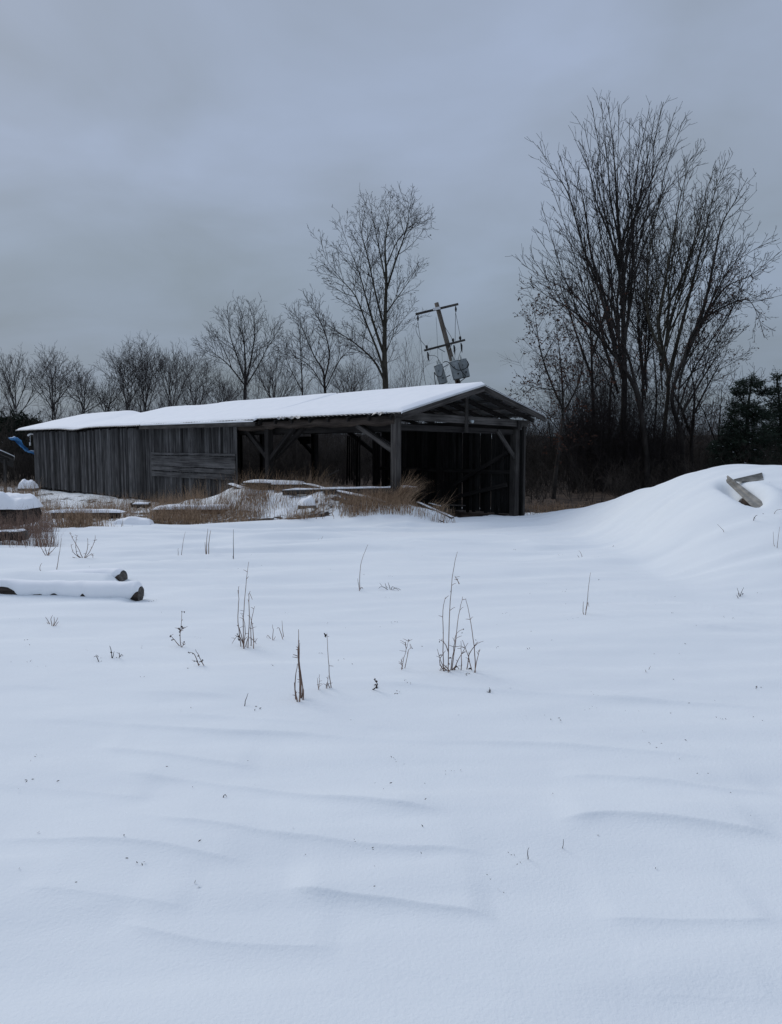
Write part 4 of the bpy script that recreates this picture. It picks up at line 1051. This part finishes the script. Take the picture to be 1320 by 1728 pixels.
# two foreground logs
y1 = plane_hit(225, 1020)[1]
A = Vector(P(238, 1003, y1+.12)); Bp = Vector(P(-75, 998, y1+.35))
snowy_log('fallen_log', 'nearest snow covered log at the left, with two dark bare patches along its side', Bp, A, .085,
          lambda t: 128 - 85*math.exp(-((t-.27)/.105)**4) - 42*math.exp(-((t-.47)/.06)**2) - 34*math.exp(-((t-.56)/.03)**2) - 42*math.exp(-((t-.715)/.022)**2) - 75*math.exp(-((t-1)/.035)**2), 3, gf, th=.055, n=120)
y2 = plane_hit(200, 990)[1]
A = Vector(P(208, 976, y2+.25)); Bp = Vector(P(-70, 992, y2+.75))
snowy_log('fallen_log', 'snow covered log just behind the nearest one, its cut end showing', Bp, A, .095,
          lambda t: 128 - 80*math.exp(-((t-1)/.04)**2), 5, gf, th=.05, n=80)
A = Vector(P(43, 904, 13.6)); Bp = Vector(P(-60, 906, 13.9))
snowy_log('fallen_log', 'short brown log end with little snow, poking in from the left edge among weeds', Bp, A, .085, lambda t: 18, 7, gf, th=.03)
# big block with a thick snow cushion
def cushion(name, label, cx, cy, Y, w, d, h, th, seed, group=None, cat='timber', m='log', rot=0):
    rng = random.Random(seed); c = Vector(P(cx, cy, Y)); root = empty(name, c, label, cat, group)
    ca, sa = math.cos(rot), math.sin(rot)
    def L(x, y, z): return Vector((c.x+x*ca-y*sa, c.y+x*sa+y*ca, c.z+z))
    if m == 'log':
        k = max(1, int(round(d/max(h, .15)))); rr = max(h*.56, d/k*.5)
        for q in range(k):
            yq = (q+.5)/k*d-d/2; b = MB(); b.rng = rng; e0, e1 = rng.uniform(-.12,.12), rng.uniform(-.12,.06); nn = 14
            b.tube([L(-w/2+e0+(w+e1-e0)*i/nn, yq+.02*math.sin(i*.7+q), h-rr+.015*math.sin(i+q)) for i in range(nn+1)], [rr*(1+.06*math.sin(i*1.3+q)) for i in range(nn+1)], 14, rough=.1); b.build('wood', M['log'], root)
    else:
        b = MB(); b.rng = rng; b.beam(L(-w/2,0,h/2), L(w/2,0,h/2), d, h, warp=.04); b.build('block', M[m], root)
    rows = []; n = 20
    for i in range(n+1):
        x = (i/n-.5)*2; row = []
        for j in range(13):
            y = (j/12-.5)*2; e = (max(0, 1-abs(x)**3.2)**.5)*(max(0, 1-abs(y)**3)**.5)
            z = h + .005 + th*e*(1+.65*float(fbm(x*1.7+seed, y*1.3, seed, 4)))
            if e < .02: z = h-.02
            row.append(L(x*w*.52+.05*w*float(vn(y*3, seed, 3)), y*d*(.54+.10*float(vn(x*4+seed, 2, 5))), z))
        rows.append(row)
    b = MB(); b.grid(rows); b.build('snow_cap', M['snow'], root); return root
gt = 'snow capped timbers lying among the weeds'
cushion('timber_pile', 'dark squared timber under a thick rounded snow cushion at the left edge', 8, 881, 15.8, 1.25, .7, .32, .30, 11, gt)
cushion('snowy_heap', 'small heap with pointed snow by the left corner of the long shed', 48, 828, 30.5, .62, .5, .12, .32, 13, gt, m='stone')
cushion('timber_pile', 'low squared timber under snow left of the snow topped stump', 145, 874, 19.5, 1.9, .3, .17, .06, 15, gt)
cushion('timber_pile', 'long low timber under snow in front of the middle shed wall', 330, 864, 20.0, 2.1, .3, .10, .09, 17, gt)
cushion('timber_pile', 'snow lump on the edge of the weeds right of the brown grass clump', 225, 888, 17.6, .9, .4, .06, .13, 19, gt)
cushion('timber_pile', 'dark timber end with thin snow between the stump and the weeds', 239, 852, 21.0, .42, .25, .05, .02, 21, gt)
cushion('stone_block', 'brown stone with a pointed snow cap on the bank', 518, 858, 18.4, .34, .3, .10, .17, 23, gt, 'stone', 'stone', .6)
cushion('snowy_slab', 'flat snow covered slab on top of the bank before the open bay', 462, 819, 21.4, 1.7, .5, .06, .08, 25, gt, m='dark_timber')
# stump
def stump():
    x, y, z = G(255, 843); Yt = y
    s = Yt/FPX; root = empty('tree_stump', (x, y, z), 'short upright stump with a flat snow cap before the shed wall', 'stump')
    b = MB(); b.rng = random.Random(3); b.tube([(x,y,z-.1), (x,y,z+.08), (x,y,z+14*s)], [9.5*s, 8.3*s, 8*s], 16, rough=.04); b.build('wood', M['log'], root)
    b = MB(); t0 = z+14*s; b.tube([(x,y,t0+.002), (x,y,t0+.03), (x,y,t0+.055), (x,y,t0+.065)], [9*s, 9.3*s, 7.5*s, 3*s], 18); b.build('snow_cap', M['snow'], root)
stump()
# loose beams on the bank
def loose(name, label, a, b_, Ya, Yb, w, h, snow=.03, m='timber', cat='timber', seed=1):
    p, q = Vector(P(*a, Ya)), Vector(P(*b_, Yb)); root = empty(name, p.lerp(q,.5), label, cat, 'loose beams and planks on the bank before the open bay')
    b = MB(); b.rng = random.Random(seed); b.beam(p, q, w, h, warp=.006); b.build('beam', M[m], root)
    if snow:
        d = (q-p).normalized(); sd = Vector((0,0,1)).cross(d).normalized(); up = d.cross(sd); rows = []; n = 40
        for i in range(n+1):
            t = i/n; c = p.lerp(q, t)+up*(h/2+.002); hh = snow*(1+.6*float(fbm(t*8, seed, seed, 3)))*(min(1, min(t,1-t)*12+.05)); ww = w*.5*(1+.12*float(vn(t*20, 1, seed)))
            rows.append([c+sd*(-ww)-up*.004, c+sd*(-ww*.95)+up*hh*.7, c+sd*(-ww*.4)+up*hh, c+sd*(ww*.4)+up*hh, c+sd*(ww*.95)+up*hh*.7, c+sd*ww-up*.004])
        b = MB(); b.grid(rows); b.build('snow_cap', M['snow'], root)
loose('loose_beam', 'long level beam with a line of snow running behind the corner post', (478,831), (704,826), 19.9, 19.3, .14, .13, .035, seed=2)
loose('loose_beam', 'plank end lying right of the corner post', (640,829), (695,829), 19.9, 19.6, .2, .10, .02, seed=3)
loose('loose_plank', 'thin plank slanting down to the right in front of the long beam', (512,817), (652,849), 20.6, 18.4, .10, .05, .04, seed=4)
loose('loose_plank', 'short slanting plank with snow at the left end of the open bay', (388,818), (412,826), 22.0, 21.5, .16, .05, .04, seed=5)
loose('leaning_plank', 'upper of the weathered planks sliding off the right end of the bank', (704,848), (764,874), 18.9, 18.3, .13, .04, .008, 'dark_timber', 'plank', 6)
loose('leaning_plank', 'lower of the weathered planks sliding off the right end of the bank', (697,862), (748,880), 18.4, 18.0, .12, .04, .008, 'log', 'plank', 7)
loose('leaning_plank', 'shortest snowy plank behind the others at the right end of the bank', (725,851), (742,855), 19.0, 19.1, .22, .04, .015, 'dark_timber', 'plank', 8)
loose('floor_rail', 'thin pale rail low inside the gable opening', (744,852), (785,853), 20.3, 20.8, .05, .03, 0, 'timber', 'rail', 9)
loose('fallen_branch', 'bare pole lying in the brush behind the open bay', (548,806), (572,793), 30, 31, .03, .03, 0, 'timber', 'branch', 10)

# ------------------------------------------------------------------ sheet metal in the drift
def panels():
    def corr(name, label, corners, nw, amp, seed, th=.006):
        """corners: 4 world points tl, tr, br, bl; corrugations run along tl->tr"""
        tl, tr, br, bl = [Vector(c) for c in corners]; nrm = (tr-tl).cross(bl-tl).normalized(); rows = []; n = nw*6
        for i in range(n+1):
            t = i/n; w = nrm*amp*math.cos(t*nw*2*math.pi); rows.append([tl.lerp(bl, t)+w, tl.lerp(tr, .5).lerp(bl.lerp(br, .5), t)+w, tr.lerp(br, t)+w])
        b = MB(); b.grid(rows, smooth=False); b.grid([[p+nrm*th for p in r] for r in rows], smooth=False)
        for k in (0, -1): b.grid([[rows[i][k], rows[i][k]+nrm*th] for i in range(n+1)], smooth=False)
        o = b.build(name, M['oldmetal'], origin=tl); tag(o, label, 'metal panel', 'metal panels sticking out of the snow drift'); return o
    corr('metal_panel', 'long grey panel standing on edge over a dark hollow in the snow drift',
         [P(1227.5,801.5,12.35), P(1294,852,10.95), P(1272,858,10.85), P(1225.5,813.5,12.25)], 2, .008, 1)
    corr('metal_panel', 'short corrugated panel lying further up the snow drift',
         [P(1238,809.5,12.25), P(1286,797,12.6), P(1290,813,12.1), P(1241,811,12.2)], 6, .010, 2)
panels()

# ------------------------------------------------------------------ dry weeds nobody could count
def grass_patch(name, label, n, seed, sampler, hr, m, lean=(.12,.0), width=(.004,.009), bend=.25, clump=0):
    rng = random.Random(seed); XY = []; tries = 0
    while len(XY) < n and tries < n*30:
        tries += 1; p = sampler(rng)
        if p: XY.append(p)
    XY = np.array(XY); n = len(XY); R = np.random.RandomState(seed)
    Z = ground_z(XY[:,0], XY[:,1]); H = R.uniform(hr[0], hr[1], n)*XY[:,2]
    az = R.uniform(0, 6.283, n); ld = R.normal(0, lean[0], (n,2)) + np.array([lean[1], 0]); k = 5
    bd = R.normal(0, bend, (n,2))*H[:,None] + np.array([lean[1]*.5, 0]); W = R.uniform(*width, n)
    t = np.linspace(0, 1, k); C = np.zeros((n,k,3))
    for i, tt in enumerate(t):
        C[:,i,0] = XY[:,0]+ld[:,0]*H*tt+bd[:,0]*tt**2.5; C[:,i,1] = XY[:,1]+ld[:,1]*H*tt+bd[:,1]*tt**2.5; C[:,i,2] = Z-.03+H*tt-np.abs(bd[:,0])*.4*tt**3
    wx = np.cos(az)[:,None]*W[:,None]*(1-t*.85)[None,:]; wy = np.sin(az)[:,None]*W[:,None]*(1-t*.85)[None,:]
    A_ = C.copy(); A_[:,:,0] += wx; A_[:,:,1] += wy; B_ = C.copy(); B_[:,:,0] -= wx; B_[:,:,1] -= wy
    V = np.stack([A_, B_], 2).reshape(-1, 3); base = (np.arange(n)[:,None]*k+np.arange(k-1)[None,:]).ravel()*2
    q = np.stack([base, base+1, base+3, base+2], 1)
    o = link_mesh(name, npmesh(name, V, q), m); return tag(o, label, 'grass', None, 'stuff')
def samp_blob(cx, Y, sx, sy):
    def f(rng):
        X0 = (cx-660)/FPX*Y*CP; a, b = rng.gauss(0, sx), rng.gauss(0, sy); return (X0+a, Y+b, max(.4, 1.25-.5*abs(a)/sx))
    return f
def samp_px(x0, x1, Y0, Y1, dens=None, fall=0):
    def f(rng):
        px = rng.uniform(x0, x1); Y = Y0+(Y1-Y0)*rng.random()**(1+fall); X = (px-660)/FPX*Y*CP
        d = float(vn(X*1.4, Y*1.4, 55))+.5
        if rng.random() > d*d*2.2 or rng.random() > min(1, min(px-x0, x1-px)/25+.1): return None
        return (X, Y, .55+.9*d)
    return f
grass_patch('dry_grass', 'thick brown grass along the foot of the bank in front of the shed', 3300, 1, samp_px(235, 565, 17.7, 20.2, fall=.5), (.15,.52), M['grass'], width=(.003,.007))
grass_patch('dry_grass', 'tall leaning grass stems covering the bank before the open bay', 900, 2, samp_px(350, 560, 18.6, 21.3), (.3,.75), M['grass'], (.10,.12), width=(.003,.006))
grass_patch('dry_grass', 'patchy brown weeds on the right half of the bank up to the corner post', 2600, 3, samp_px(560, 770, 17.7, 18.9), (.15,.42), M['grass'], width=(.003,.007))
grass_patch('dry_grass', 'sparse grass stems in the snow before the boarded wall', 3600, 4, samp_px(20, 350, 18.0, 25.5), (.25,.6), M['grass'], width=(.003,.007))
grass_patch('dry_grass', 'dense brown clump of grass at the edge of the snow field on the left', 900, 5, samp_blob(125, 16.8, .36, .3), (.2,.55), M['grass'], width=(.003,.007))
grass_patch('dry_grass', 'thin greyish weeds sticking out of the snow along the left edge', 1700, 6, samp_px(-60, 95, 12.6, 17.0), (.25,.55), M['stalk'], width=(.002,.006))
grass_patch('dry_grass', 'tuft of nodding grass around the foot of the corner post', 420, 7, samp_px(655, 745, 18.3, 18.9), (.35,.75), M['grass'], (.15,.45))
grass_patch('dry_grass', 'flattened brown grass right of the shed at the edge of the woods', 1100, 8, samp_px(885, 1030, 22.3, 26.5), (.06,.28), M['grass'])
grass_patch('dry_grass', 'low weeds between the sheds at the far left', 1200, 9, samp_px(-40, 70, 26, 33), (.3,.7), M['grass'])

# ------------------------------------------------------------------ countable plants in the snow field
gw = 'single dry weeds and grass tufts poking out of the snow field'
def plant(name, label, cat, base, stems, m='stalk', r=.0022, heads=(), headr=.006, seed=0, spread=.05, side=0):
    """stems: photo polylines; first point of each is its foot"""
    rng = random.Random(seed+int(base[0])); X, Y, Z = G(*base); ch = []; root_z = Z
    for st in stems:
        dY = rng.uniform(-spread, spread); x0, y0, z0 = P(st[0][0], st[0][1], Y+dY); pts = []; dx = rng.uniform(-spread, spread)
        zz = gz(x0, Y+dY)
        V = [P(x, y, Y+dY+dx*i) for i, (x, y) in enumerate(st)]
        if abs(V[0][2]-zz) < .12: V[0] = (V[0][0], V[0][1], zz-.015)
        # smooth
        sm = []
        for i in range(len(V)-1):
            a = V[max(i-1,0)]; p = V[i]; c = V[i+1]; e = V[min(i+2, len(V)-1)]
            for k in range(4):
                t = k/4; sm.append(tuple(.5*(2*p[j]+(c[j]-a[j])*t+(2*a[j]-5*p[j]+4*c[j]-e[j])*t*t+(3*p[j]-a[j]-3*c[j]+e[j])*t**3)+rng.gauss(0,.0012) for j in range(3)))
        sm.append(V[-1]); n = len(sm); ch.append((sm, [r*(1.15-.75*i/(n-1)) for i in range(n)]))
        for _ in range(side):
            i = rng.randrange(n//4, n-1); d = vnorm((rng.gauss(0,1), rng.gauss(0,.6), rng.uniform(.2,1.2))); L = rng.uniform(.015,.05)
            p = sm[i]; ch.append(([p, (p[0]+d[0]*L*.6, p[1]+d[1]*L*.6, p[2]+d[2]*L*.6), (p[0]+d[0]*L, p[1]+d[1]*L, p[2]+d[2]*L*.8)], [r*.6, r*.5, r*.3]))
    ch = [(a_, [q_*1.25 for q_ in b_]) for a_, b_ in ch]
    root = empty(name, (X, Y, Z), label, cat, gw)
    link_mesh('stems', chains_mesh('stems', ch, (X,Y,Z), 4), M[m], root)
    if heads:
        V = []; q = []
        for (hx, hy, s) in heads:
            c = Vector(P(hx, hy, Y))
            for _ in range(9):
                a = Vector((rng.gauss(0,1), rng.gauss(0,1), rng.gauss(0,1))).normalized(); b_ = a.orthogonal().normalized(); p = c+a*headr*s*rng.uniform(0,.8); w = headr*s; i = len(V)
                V += [tuple(p-a*w), tuple(p+b_*w*.5), tuple(p+a*w), tuple(p-b_*w*.5)]; q.append((i,i+1,i+2,i+3))
        link_mesh('seed_heads', npmesh('seed_heads', np.array(V)-np.array((X,Y,Z)), q), M['darkweed'], root)
    return root
def seedy(pl, n, m=1, seed=0):
    rng = random.Random(seed); out_ = []
    for _ in range(n):
        i = rng.randrange(len(pl)-1); t = rng.random(); out_.append((pl[i][0]+(pl[i+1][0]-pl[i][0])*t+rng.uniform(-2,2), pl[i][1]+(pl[i+1][1]-pl[i][1])*t, m*rng.uniform(.6,1.3)))
    return out_
big = [[(757,1136),(757,1080),(760,1015),(765,965),(772,931)], [(748,1134),(748,1085),(748,1030),(752,1008)], [(762,1136),(768,1090),(774,1040),(781,1007)],
       [(803,1131),(800,1090),(794,1045),(786,1010)], [(778,1148),(779,1110),(778,1082)], [(755,1136),(745,1120),(738,1095)], [(760,1136),(765,1100),(770,1070),(782,1062)],
       [(788,1132),(792,1105),(803,1088),(816,1082)], [(797,1130),(788,1100),(780,1080)], [(752,1137),(742,1115),(752,1098)], [(765,1135),(775,1110),(790,1085)], [(800,1132),(806,1110),(810,1095)], [(757,1100),(750,1085),(742,1080)], [(775,985),(768,972)]]
plant('dry_weed_clump', 'tallest clump of reddish dry stems standing in the middle of the snow field', 'weed', (765,1138), big, r=.0027, side=3,
      heads=[(742,1083,.8),(782,1062,.8),(764,1138,2),(793,1128,1.6),(803,1080,.6),(780,1068,.7),(770,1125,1.4),(760,1110,1.2),(758,1120,1)])
plant('fuzzy_grass_blades', 'curled tan base leaves at the foot of the tallest weed clump', 'grass', (755,1140), [[(757,1138),(748,1128),(740,1137)], [(760,1138),(750,1122),(742,1132)], [(762,1138),(770,1124),(779,1136)], [(757,1138),(752,1130),(745,1140)], [(760,1137),(766,1128),(774,1138)]], r=.003)
plant('dry_weed_clump', 'second clump of tall thin stems, left of the middle of the snow field', 'weed', (413,1090), [[(411,1090),(411,1045),(415,990),(420,948)], [(407,1088),(402,1050),(403,1010),(403,990)], [(418,1088),(421,1040),(420,1002),(426,1012)], [(424,1087),(424,1050),(430,1023)], [(428,1088),(427,1060),(422,1040)], [(413,1090),(403,1072),(392,1086)], [(414,1090),(420,1075),(433,1087)], [(411,1088),(414,1060),(408,1035)], [(413,1089),(404,1060),(400,1055)]], r=.0028, side=3, heads=[(402,1074,1.6),(403,1079,1.6),(401,1070,1)])
p3 = [(505,1186),(506,1150),(504,1110),(504,1062)]
plant('plume_grass', 'upright fuzzy tan grass stalk nearest the camera', 'grass', (505,1186), [p3, [(507,1186),(508,1150),(505,1120),(506,1085)], [(500,1184),(498,1155),(502,1120)], [(511,1186),(512,1165),(508,1150)], [(503,1185),(499,1170),(498,1160)], [(505,1130),(503,1100),(505,1080)], [(508,1182),(511,1160),(506,1125),(504,1090)]], r=.0034, side=2)
plant('dry_stalk', 'thin stalk with a dark seed head right of the fuzzy grass stalk', 'weed', (560,1169), [[(560,1169),(556,1140),(554,1105),(552,1068)], [(558,1168),(552,1152),(550,1162)], [(551,1148),(554,1140)]], r=.0022, heads=[(549,1071,1.6),(550,1073,1.3)], side=2)
plant('dry_twig', 'short twig between the fuzzy grass stalk and the thin seed-headed stalk', 'weed', (538,1167), [[(537,1167),(539,1150),(539,1138)], [(538,1150),(536,1144)]], r=.0018, side=2)
plant('dark_twig', 'dark forked twig leaning right below the middle of the snow field', 'weed', (625,1172), [[(625,1172),(631,1163),(637,1155),(632,1146)], [(636,1165),(635,1155),(631,1157)]], 'darkweed', r=.004, heads=[(635,1150,1.6),(636,1160,1.3),(633,1146,1)])
plant('dry_weed', 'small branching weed left of the tallest clump', 'weed', (678,1134), [[(677,1134),(681,1115),(686,1095),(690,1080)], [(683,1108),(690,1097),(696,1094)], [(680,1120),(677,1112)], [(686,1095),(684,1083)]], r=.002, side=4, heads=[(690,1080,.9),(696,1094,.7),(678,1128,1)])
plant('dark_weed', 'tiny dark sprig right of and below the tallest clump', 'weed', (826,1172), [[(826,1172),(827,1165),(826,1160)], [(826,1170),(822,1166)], [(827,1170),(831,1165)]], 'darkweed', r=.002, heads=[(825,1169,1.8),(827,1165,1.3)])
plant('tall_grass_pair', 'lone pair of thin grass stems on the right of the snow field', 'grass', (988,1043), [[(988,1043),(991,1015),(994,985),(997,966)], [(985,1043),(984,1025),(985,1015)], [(988,1020),(992,1017),(994,1024)]], r=.0028)
plant('arched_stem', 'single thin stem arching right near the centre of the snow field', 'grass', (609,1003), [[(608,1003),(607,975),(611,945),(621,919)], [(608,1001),(611,991),(615,1001)], [(607,985),(604,976)]], r=.003)
plant('grass_tuft', 'low spreading dark grass tuft near the centre of the snow field', 'grass', (657,1001), [[(657,1001),(652,990),(650,984)], [(657,1001),(645,990),(639,993)], [(660,1001),(663,990),(676,999)], [(660,1001),(668,992),(677,996)], [(655,1001),(648,992),(641,984)], [(659,1001),(657,988),(655,983)], [(658,1001),(664,997),(671,1002)]], 'darkweed', r=.003)
plant('seeding_weed', 'dark weed with clustered seed heads beside the nearest log', 'weed', (306,1091), [[(306,1091),(304,1075),(306,1055),(307,1031)], [(305,1082),(295,1080),(287,1072)], [(306,1087),(312,1082)], [(305,1065),(300,1060)], [(306,1062),(311,1058)]], 'stalk', r=.0026, side=3, heads=[(307,1032,1.2),(311,1033,1.1),(303,1061,1.7),(307,1058,1.6),(303,1066,1.4),(288,1074,1.4),(290,1080,1),(311,1083,1),(304,1072,1)])
plant('leafy_twig', 'twig with rows of small dead leaves leaning left below the seeding weed', 'weed', (345,1130), [[(346,1130),(341,1117),(335,1105),(330,1096)], [(337,1108),(328,1104),(318,1101)], [(341,1117),(332,1117),(324,1114)], [(346,1129),(351,1126)], [(344,1124),(341,1129)]], 'stalk', r=.0025, heads=seedy([(337,1108),(328,1104),(318,1101)],6,.8)+seedy([(341,1117),(325,1115)],5,.8,1)+seedy([(346,1128),(341,1114)],5,.9,2))
plant('grass_tuft', 'pale grass tuft at the left below the nearest log', 'grass', (88,1055), [[(88,1055),(86,1045),(89,1038)], [(86,1055),(80,1046),(77,1041)], [(90,1055),(95,1048),(98,1042)], [(84,1055),(79,1050)], [(91,1055),(99,1049)], [(89,1055),(92,1047),(91,1041)]], r=.0026)
plant('grass_tuft', 'leftmost of the two small dark tufts below the grass tuft at the left', 'grass', (166,1117), [[(168,1116),(163,1108),(158,1109)], [(168,1116),(166,1108),(162,1105)], [(168,1116),(171,1110)], [(167,1117),(160,1118)], [(166,1116),(172,1115)]], 'darkweed', r=.0024)
plant('grass_tuft', 'right-hand of the two small dark tufts, with an upright sprig', 'grass', (198,1110), [[(189,1102),(187,1094),(185,1090)], [(200,1111),(205,1105),(209,1107)], [(200,1111),(202,1104),(197,1101)], [(200,1111),(196,1109)], [(189,1102),(193,1099)]], 'darkweed', r=.0024, heads=[(188,1101,1.2)])
plant('dry_twig', 'single bare twig leaning right, lowest at the left of the snow field', 'weed', (412,1196), [[(412,1196),(414,1183),(419,1170)]], 'darkweed', r=.0022)
plant('dry_twig', 'short twig with bent leaf right of the second clump', 'weed', (460,1078), [[(460,1078),(461,1065),(460,1054)], [(459,1078),(452,1072),(450,1078)], [(460,1076),(465,1074)]], r=.0022)
plant('dry_twig', 'small upright stem right of the short twig with bent leaf', 'weed', (478,1075), [[(479,1075),(477,1062),(476,1047)], [(478,1064),(471,1060),(467,1061)]], r=.0022)
plant('dry_weed', 'tan stems in front of the bank at the edge of the clean snow', 'weed', (350,935), [[(349,936),(349,915),(351,892)], [(352,936),(353,912),(356,895)], [(348,935),(346,915)]], r=.005)
plant('lone_stick', 'straight dark stick in the snow before the bank', 'stick', (394,941), [[(394,940),(394,918),(394,893)], [(394,940),(393,938)]], 'darkweed', r=.004, heads=[(394,939,1)])
plant('forked_shrub', 'small leafless shrub forking in a wide V at the left', 'shrub', (140,943), [[(140,943),(132,925),(122,907),(118,898)], [(140,943),(130,935),(128,915),(131,903)], [(142,943),(152,930),(160,912),(161,903)], [(142,943),(148,925),(148,908)], [(136,941),(124,932),(120,918)], [(143,943),(155,935),(157,942)], [(138,941),(124,941)]], r=.004, side=6)
plant('low_shrub', 'small branched shrub by the left edge, left of the V-shaped one', 'shrub', (80,935), [[(80,935),(75,920),(71,905)], [(80,935),(86,918),(86,905)], [(80,935),(90,928),(98,918)], [(82,934),(84,925),(90,915)], [(78,935),(70,925),(66,912)]], r=.004, side=6)
plant('hooked_stem', 'hooked stem just behind the log with the cut end', 'weed', (72,968), [[(73,969),(68,962),(68,955),(71,950)]], r=.0035)
plant('dry_weed', 'tall bent stem left of the V-shaped shrub', 'weed', (96,966), [[(96,966),(98,948),(101,930),(104,908)]], r=.0035)
plant('dark_weed', 'small dark tuft at the right below the metal panels', 'weed', (1248,1006), [[(1248,1006),(1246,998),(1244,992)], [(1248,1006),(1252,998),(1255,991)], [(1253,1006),(1252,1000)], [(1247,1006),(1243,1004)]], 'darkweed', r=.003, heads=[(1247,1002,1.4),(1249,1004,1.4),(1254,1002,1)])
plant('red_twig', 'reddish twig stub below the long metal panel', 'weed', (1272,884), [[(1272,884),(1272,877),(1274,872),(1278,869)], [(1268,884),(1275,884)]], 'darkweed', r=.005, heads=[(1273,874,1.6),(1288,867,1.3)])
plant('tall_grass_pair', 'two thin upright stems at the right edge of the drift', 'grass', (1310,931), [[(1309,931),(1306,918),(1305,897)], [(1311,931),(1313,912),(1316,889)]], r=.0032)
plant('arched_stem', 'small arched stem on the slope of the drift left of the upright pair', 'grass', (1222,904), [[(1222,904),(1220,894),(1211,885)]], r=.003)
plant('arched_stem', 'curved stem cut by the right edge of the photo', 'grass', (1307,876), [[(1307,875),(1307,866),(1313,860),(1324,860)]], r=.003)
plant('dark_twig', 'small dark twig lying on the snow ridge below the shed gable', 'twig', (1040,923), [[(1030,925),(1036,922),(1044,922)], [(1033,924),(1036,920)]], 'darkweed', r=.004)
plant('dry_twig', 'short slanting stem on the snow ridge right of the shed', 'weed', (983,941), [[(983,941),(981,935),(977,929)], [(979,941),(975,937)]], r=.0035)
plant('dry_twig', 'tiny twig on the plain snow at the right', 'weed', (1094,1132), [[(1091,1133),(1095,1130),(1098,1124)], [(1092,1132),(1089,1130)]], r=.0018)
plant('bare_twig', 'tiny upright twig in the lowest part of the snow field', 'twig', (892,1443), [[(892,1443),(891,1437),(893,1430)]], 'darkweed', r=.0014)
plant('leaf_scrap', 'dark leaf scrap at the lower left of the snow field', 'leaf', (379,1343), [[(373,1340),(379,1341),(383,1344)], [(378,1342),(376,1339)]], 'darkweed', r=.0018, heads=[(379,1342,.5)])
plant('leaf_scrap', 'dark seed scrap right of the tiny upright twig', 'leaf', (950,1421), [[(946,1420),(952,1421)], [(950,1420),(951,1416)]], 'darkweed', r=.0013, heads=[(950,1420,.4)])
plant('leaf_scrap', 'seed scrap just below the tiny upright twig', 'leaf', (902,1453), [[(899,1451),(905,1454)]], 'darkweed', r=.0012, heads=[(902,1453,.4)])
plant('bare_twig', 'tiny curled stem on the long snow ridge at mid height', 'twig', (844,1250), [[(846,1251),(843,1249),(842,1246)]], 'darkweed', r=.0016)
plant('dry_weed', 'grass stems at the front edge of the bank near its middle', 'weed', (544,915), [[(540,918),(542,911),(545,905)], [(536,916),(538,909)]], r=.003)
plant('dry_weed', 'slanting stem in the clean snow left of the tan stems', 'weed', (307,938), [[(306,936),(309,915),(313,897)], [(301,936),(301,925)]], r=.003)

# scattered seed chaff and leaf crumbs on the snow
def litter():
    rng = random.Random(77); V = []; q = []
    for _ in range(150):
        py = 925+620*rng.random()**1.4; px = rng.uniform(0, 1320)
        d = ray(px, py); t = 1.7/-d[2]; X, Y = d[0]*t, d[1]*t; z = gz(X, Y)+.003; w = rng.uniform(.002, .006)
        for _k in range(rng.choice((1,1,2,4))):
            c = Vector((X+rng.gauss(0,.02), Y+rng.gauss(0,.03), 0)); c.z = z+rng.uniform(0,.006)
            a = Vector((rng.gauss(0,1), rng.gauss(0,1), rng.gauss(0,.5))).normalized(); b_ = a.orthogonal().normalized(); i = len(V)
            V += [tuple(c-a*w*1.6), tuple(c+b_*w*.5), tuple(c+a*w*1.6), tuple(c-b_*w*.5)]; q.append((i,i+1,i+2,i+3))
    o = link_mesh('plant_litter', npmesh('plant_litter', V, q), M['darkweed']); tag(o, 'specks of seed chaff and leaf crumbs scattered on the snow', 'litter', None, 'stuff')
litter()
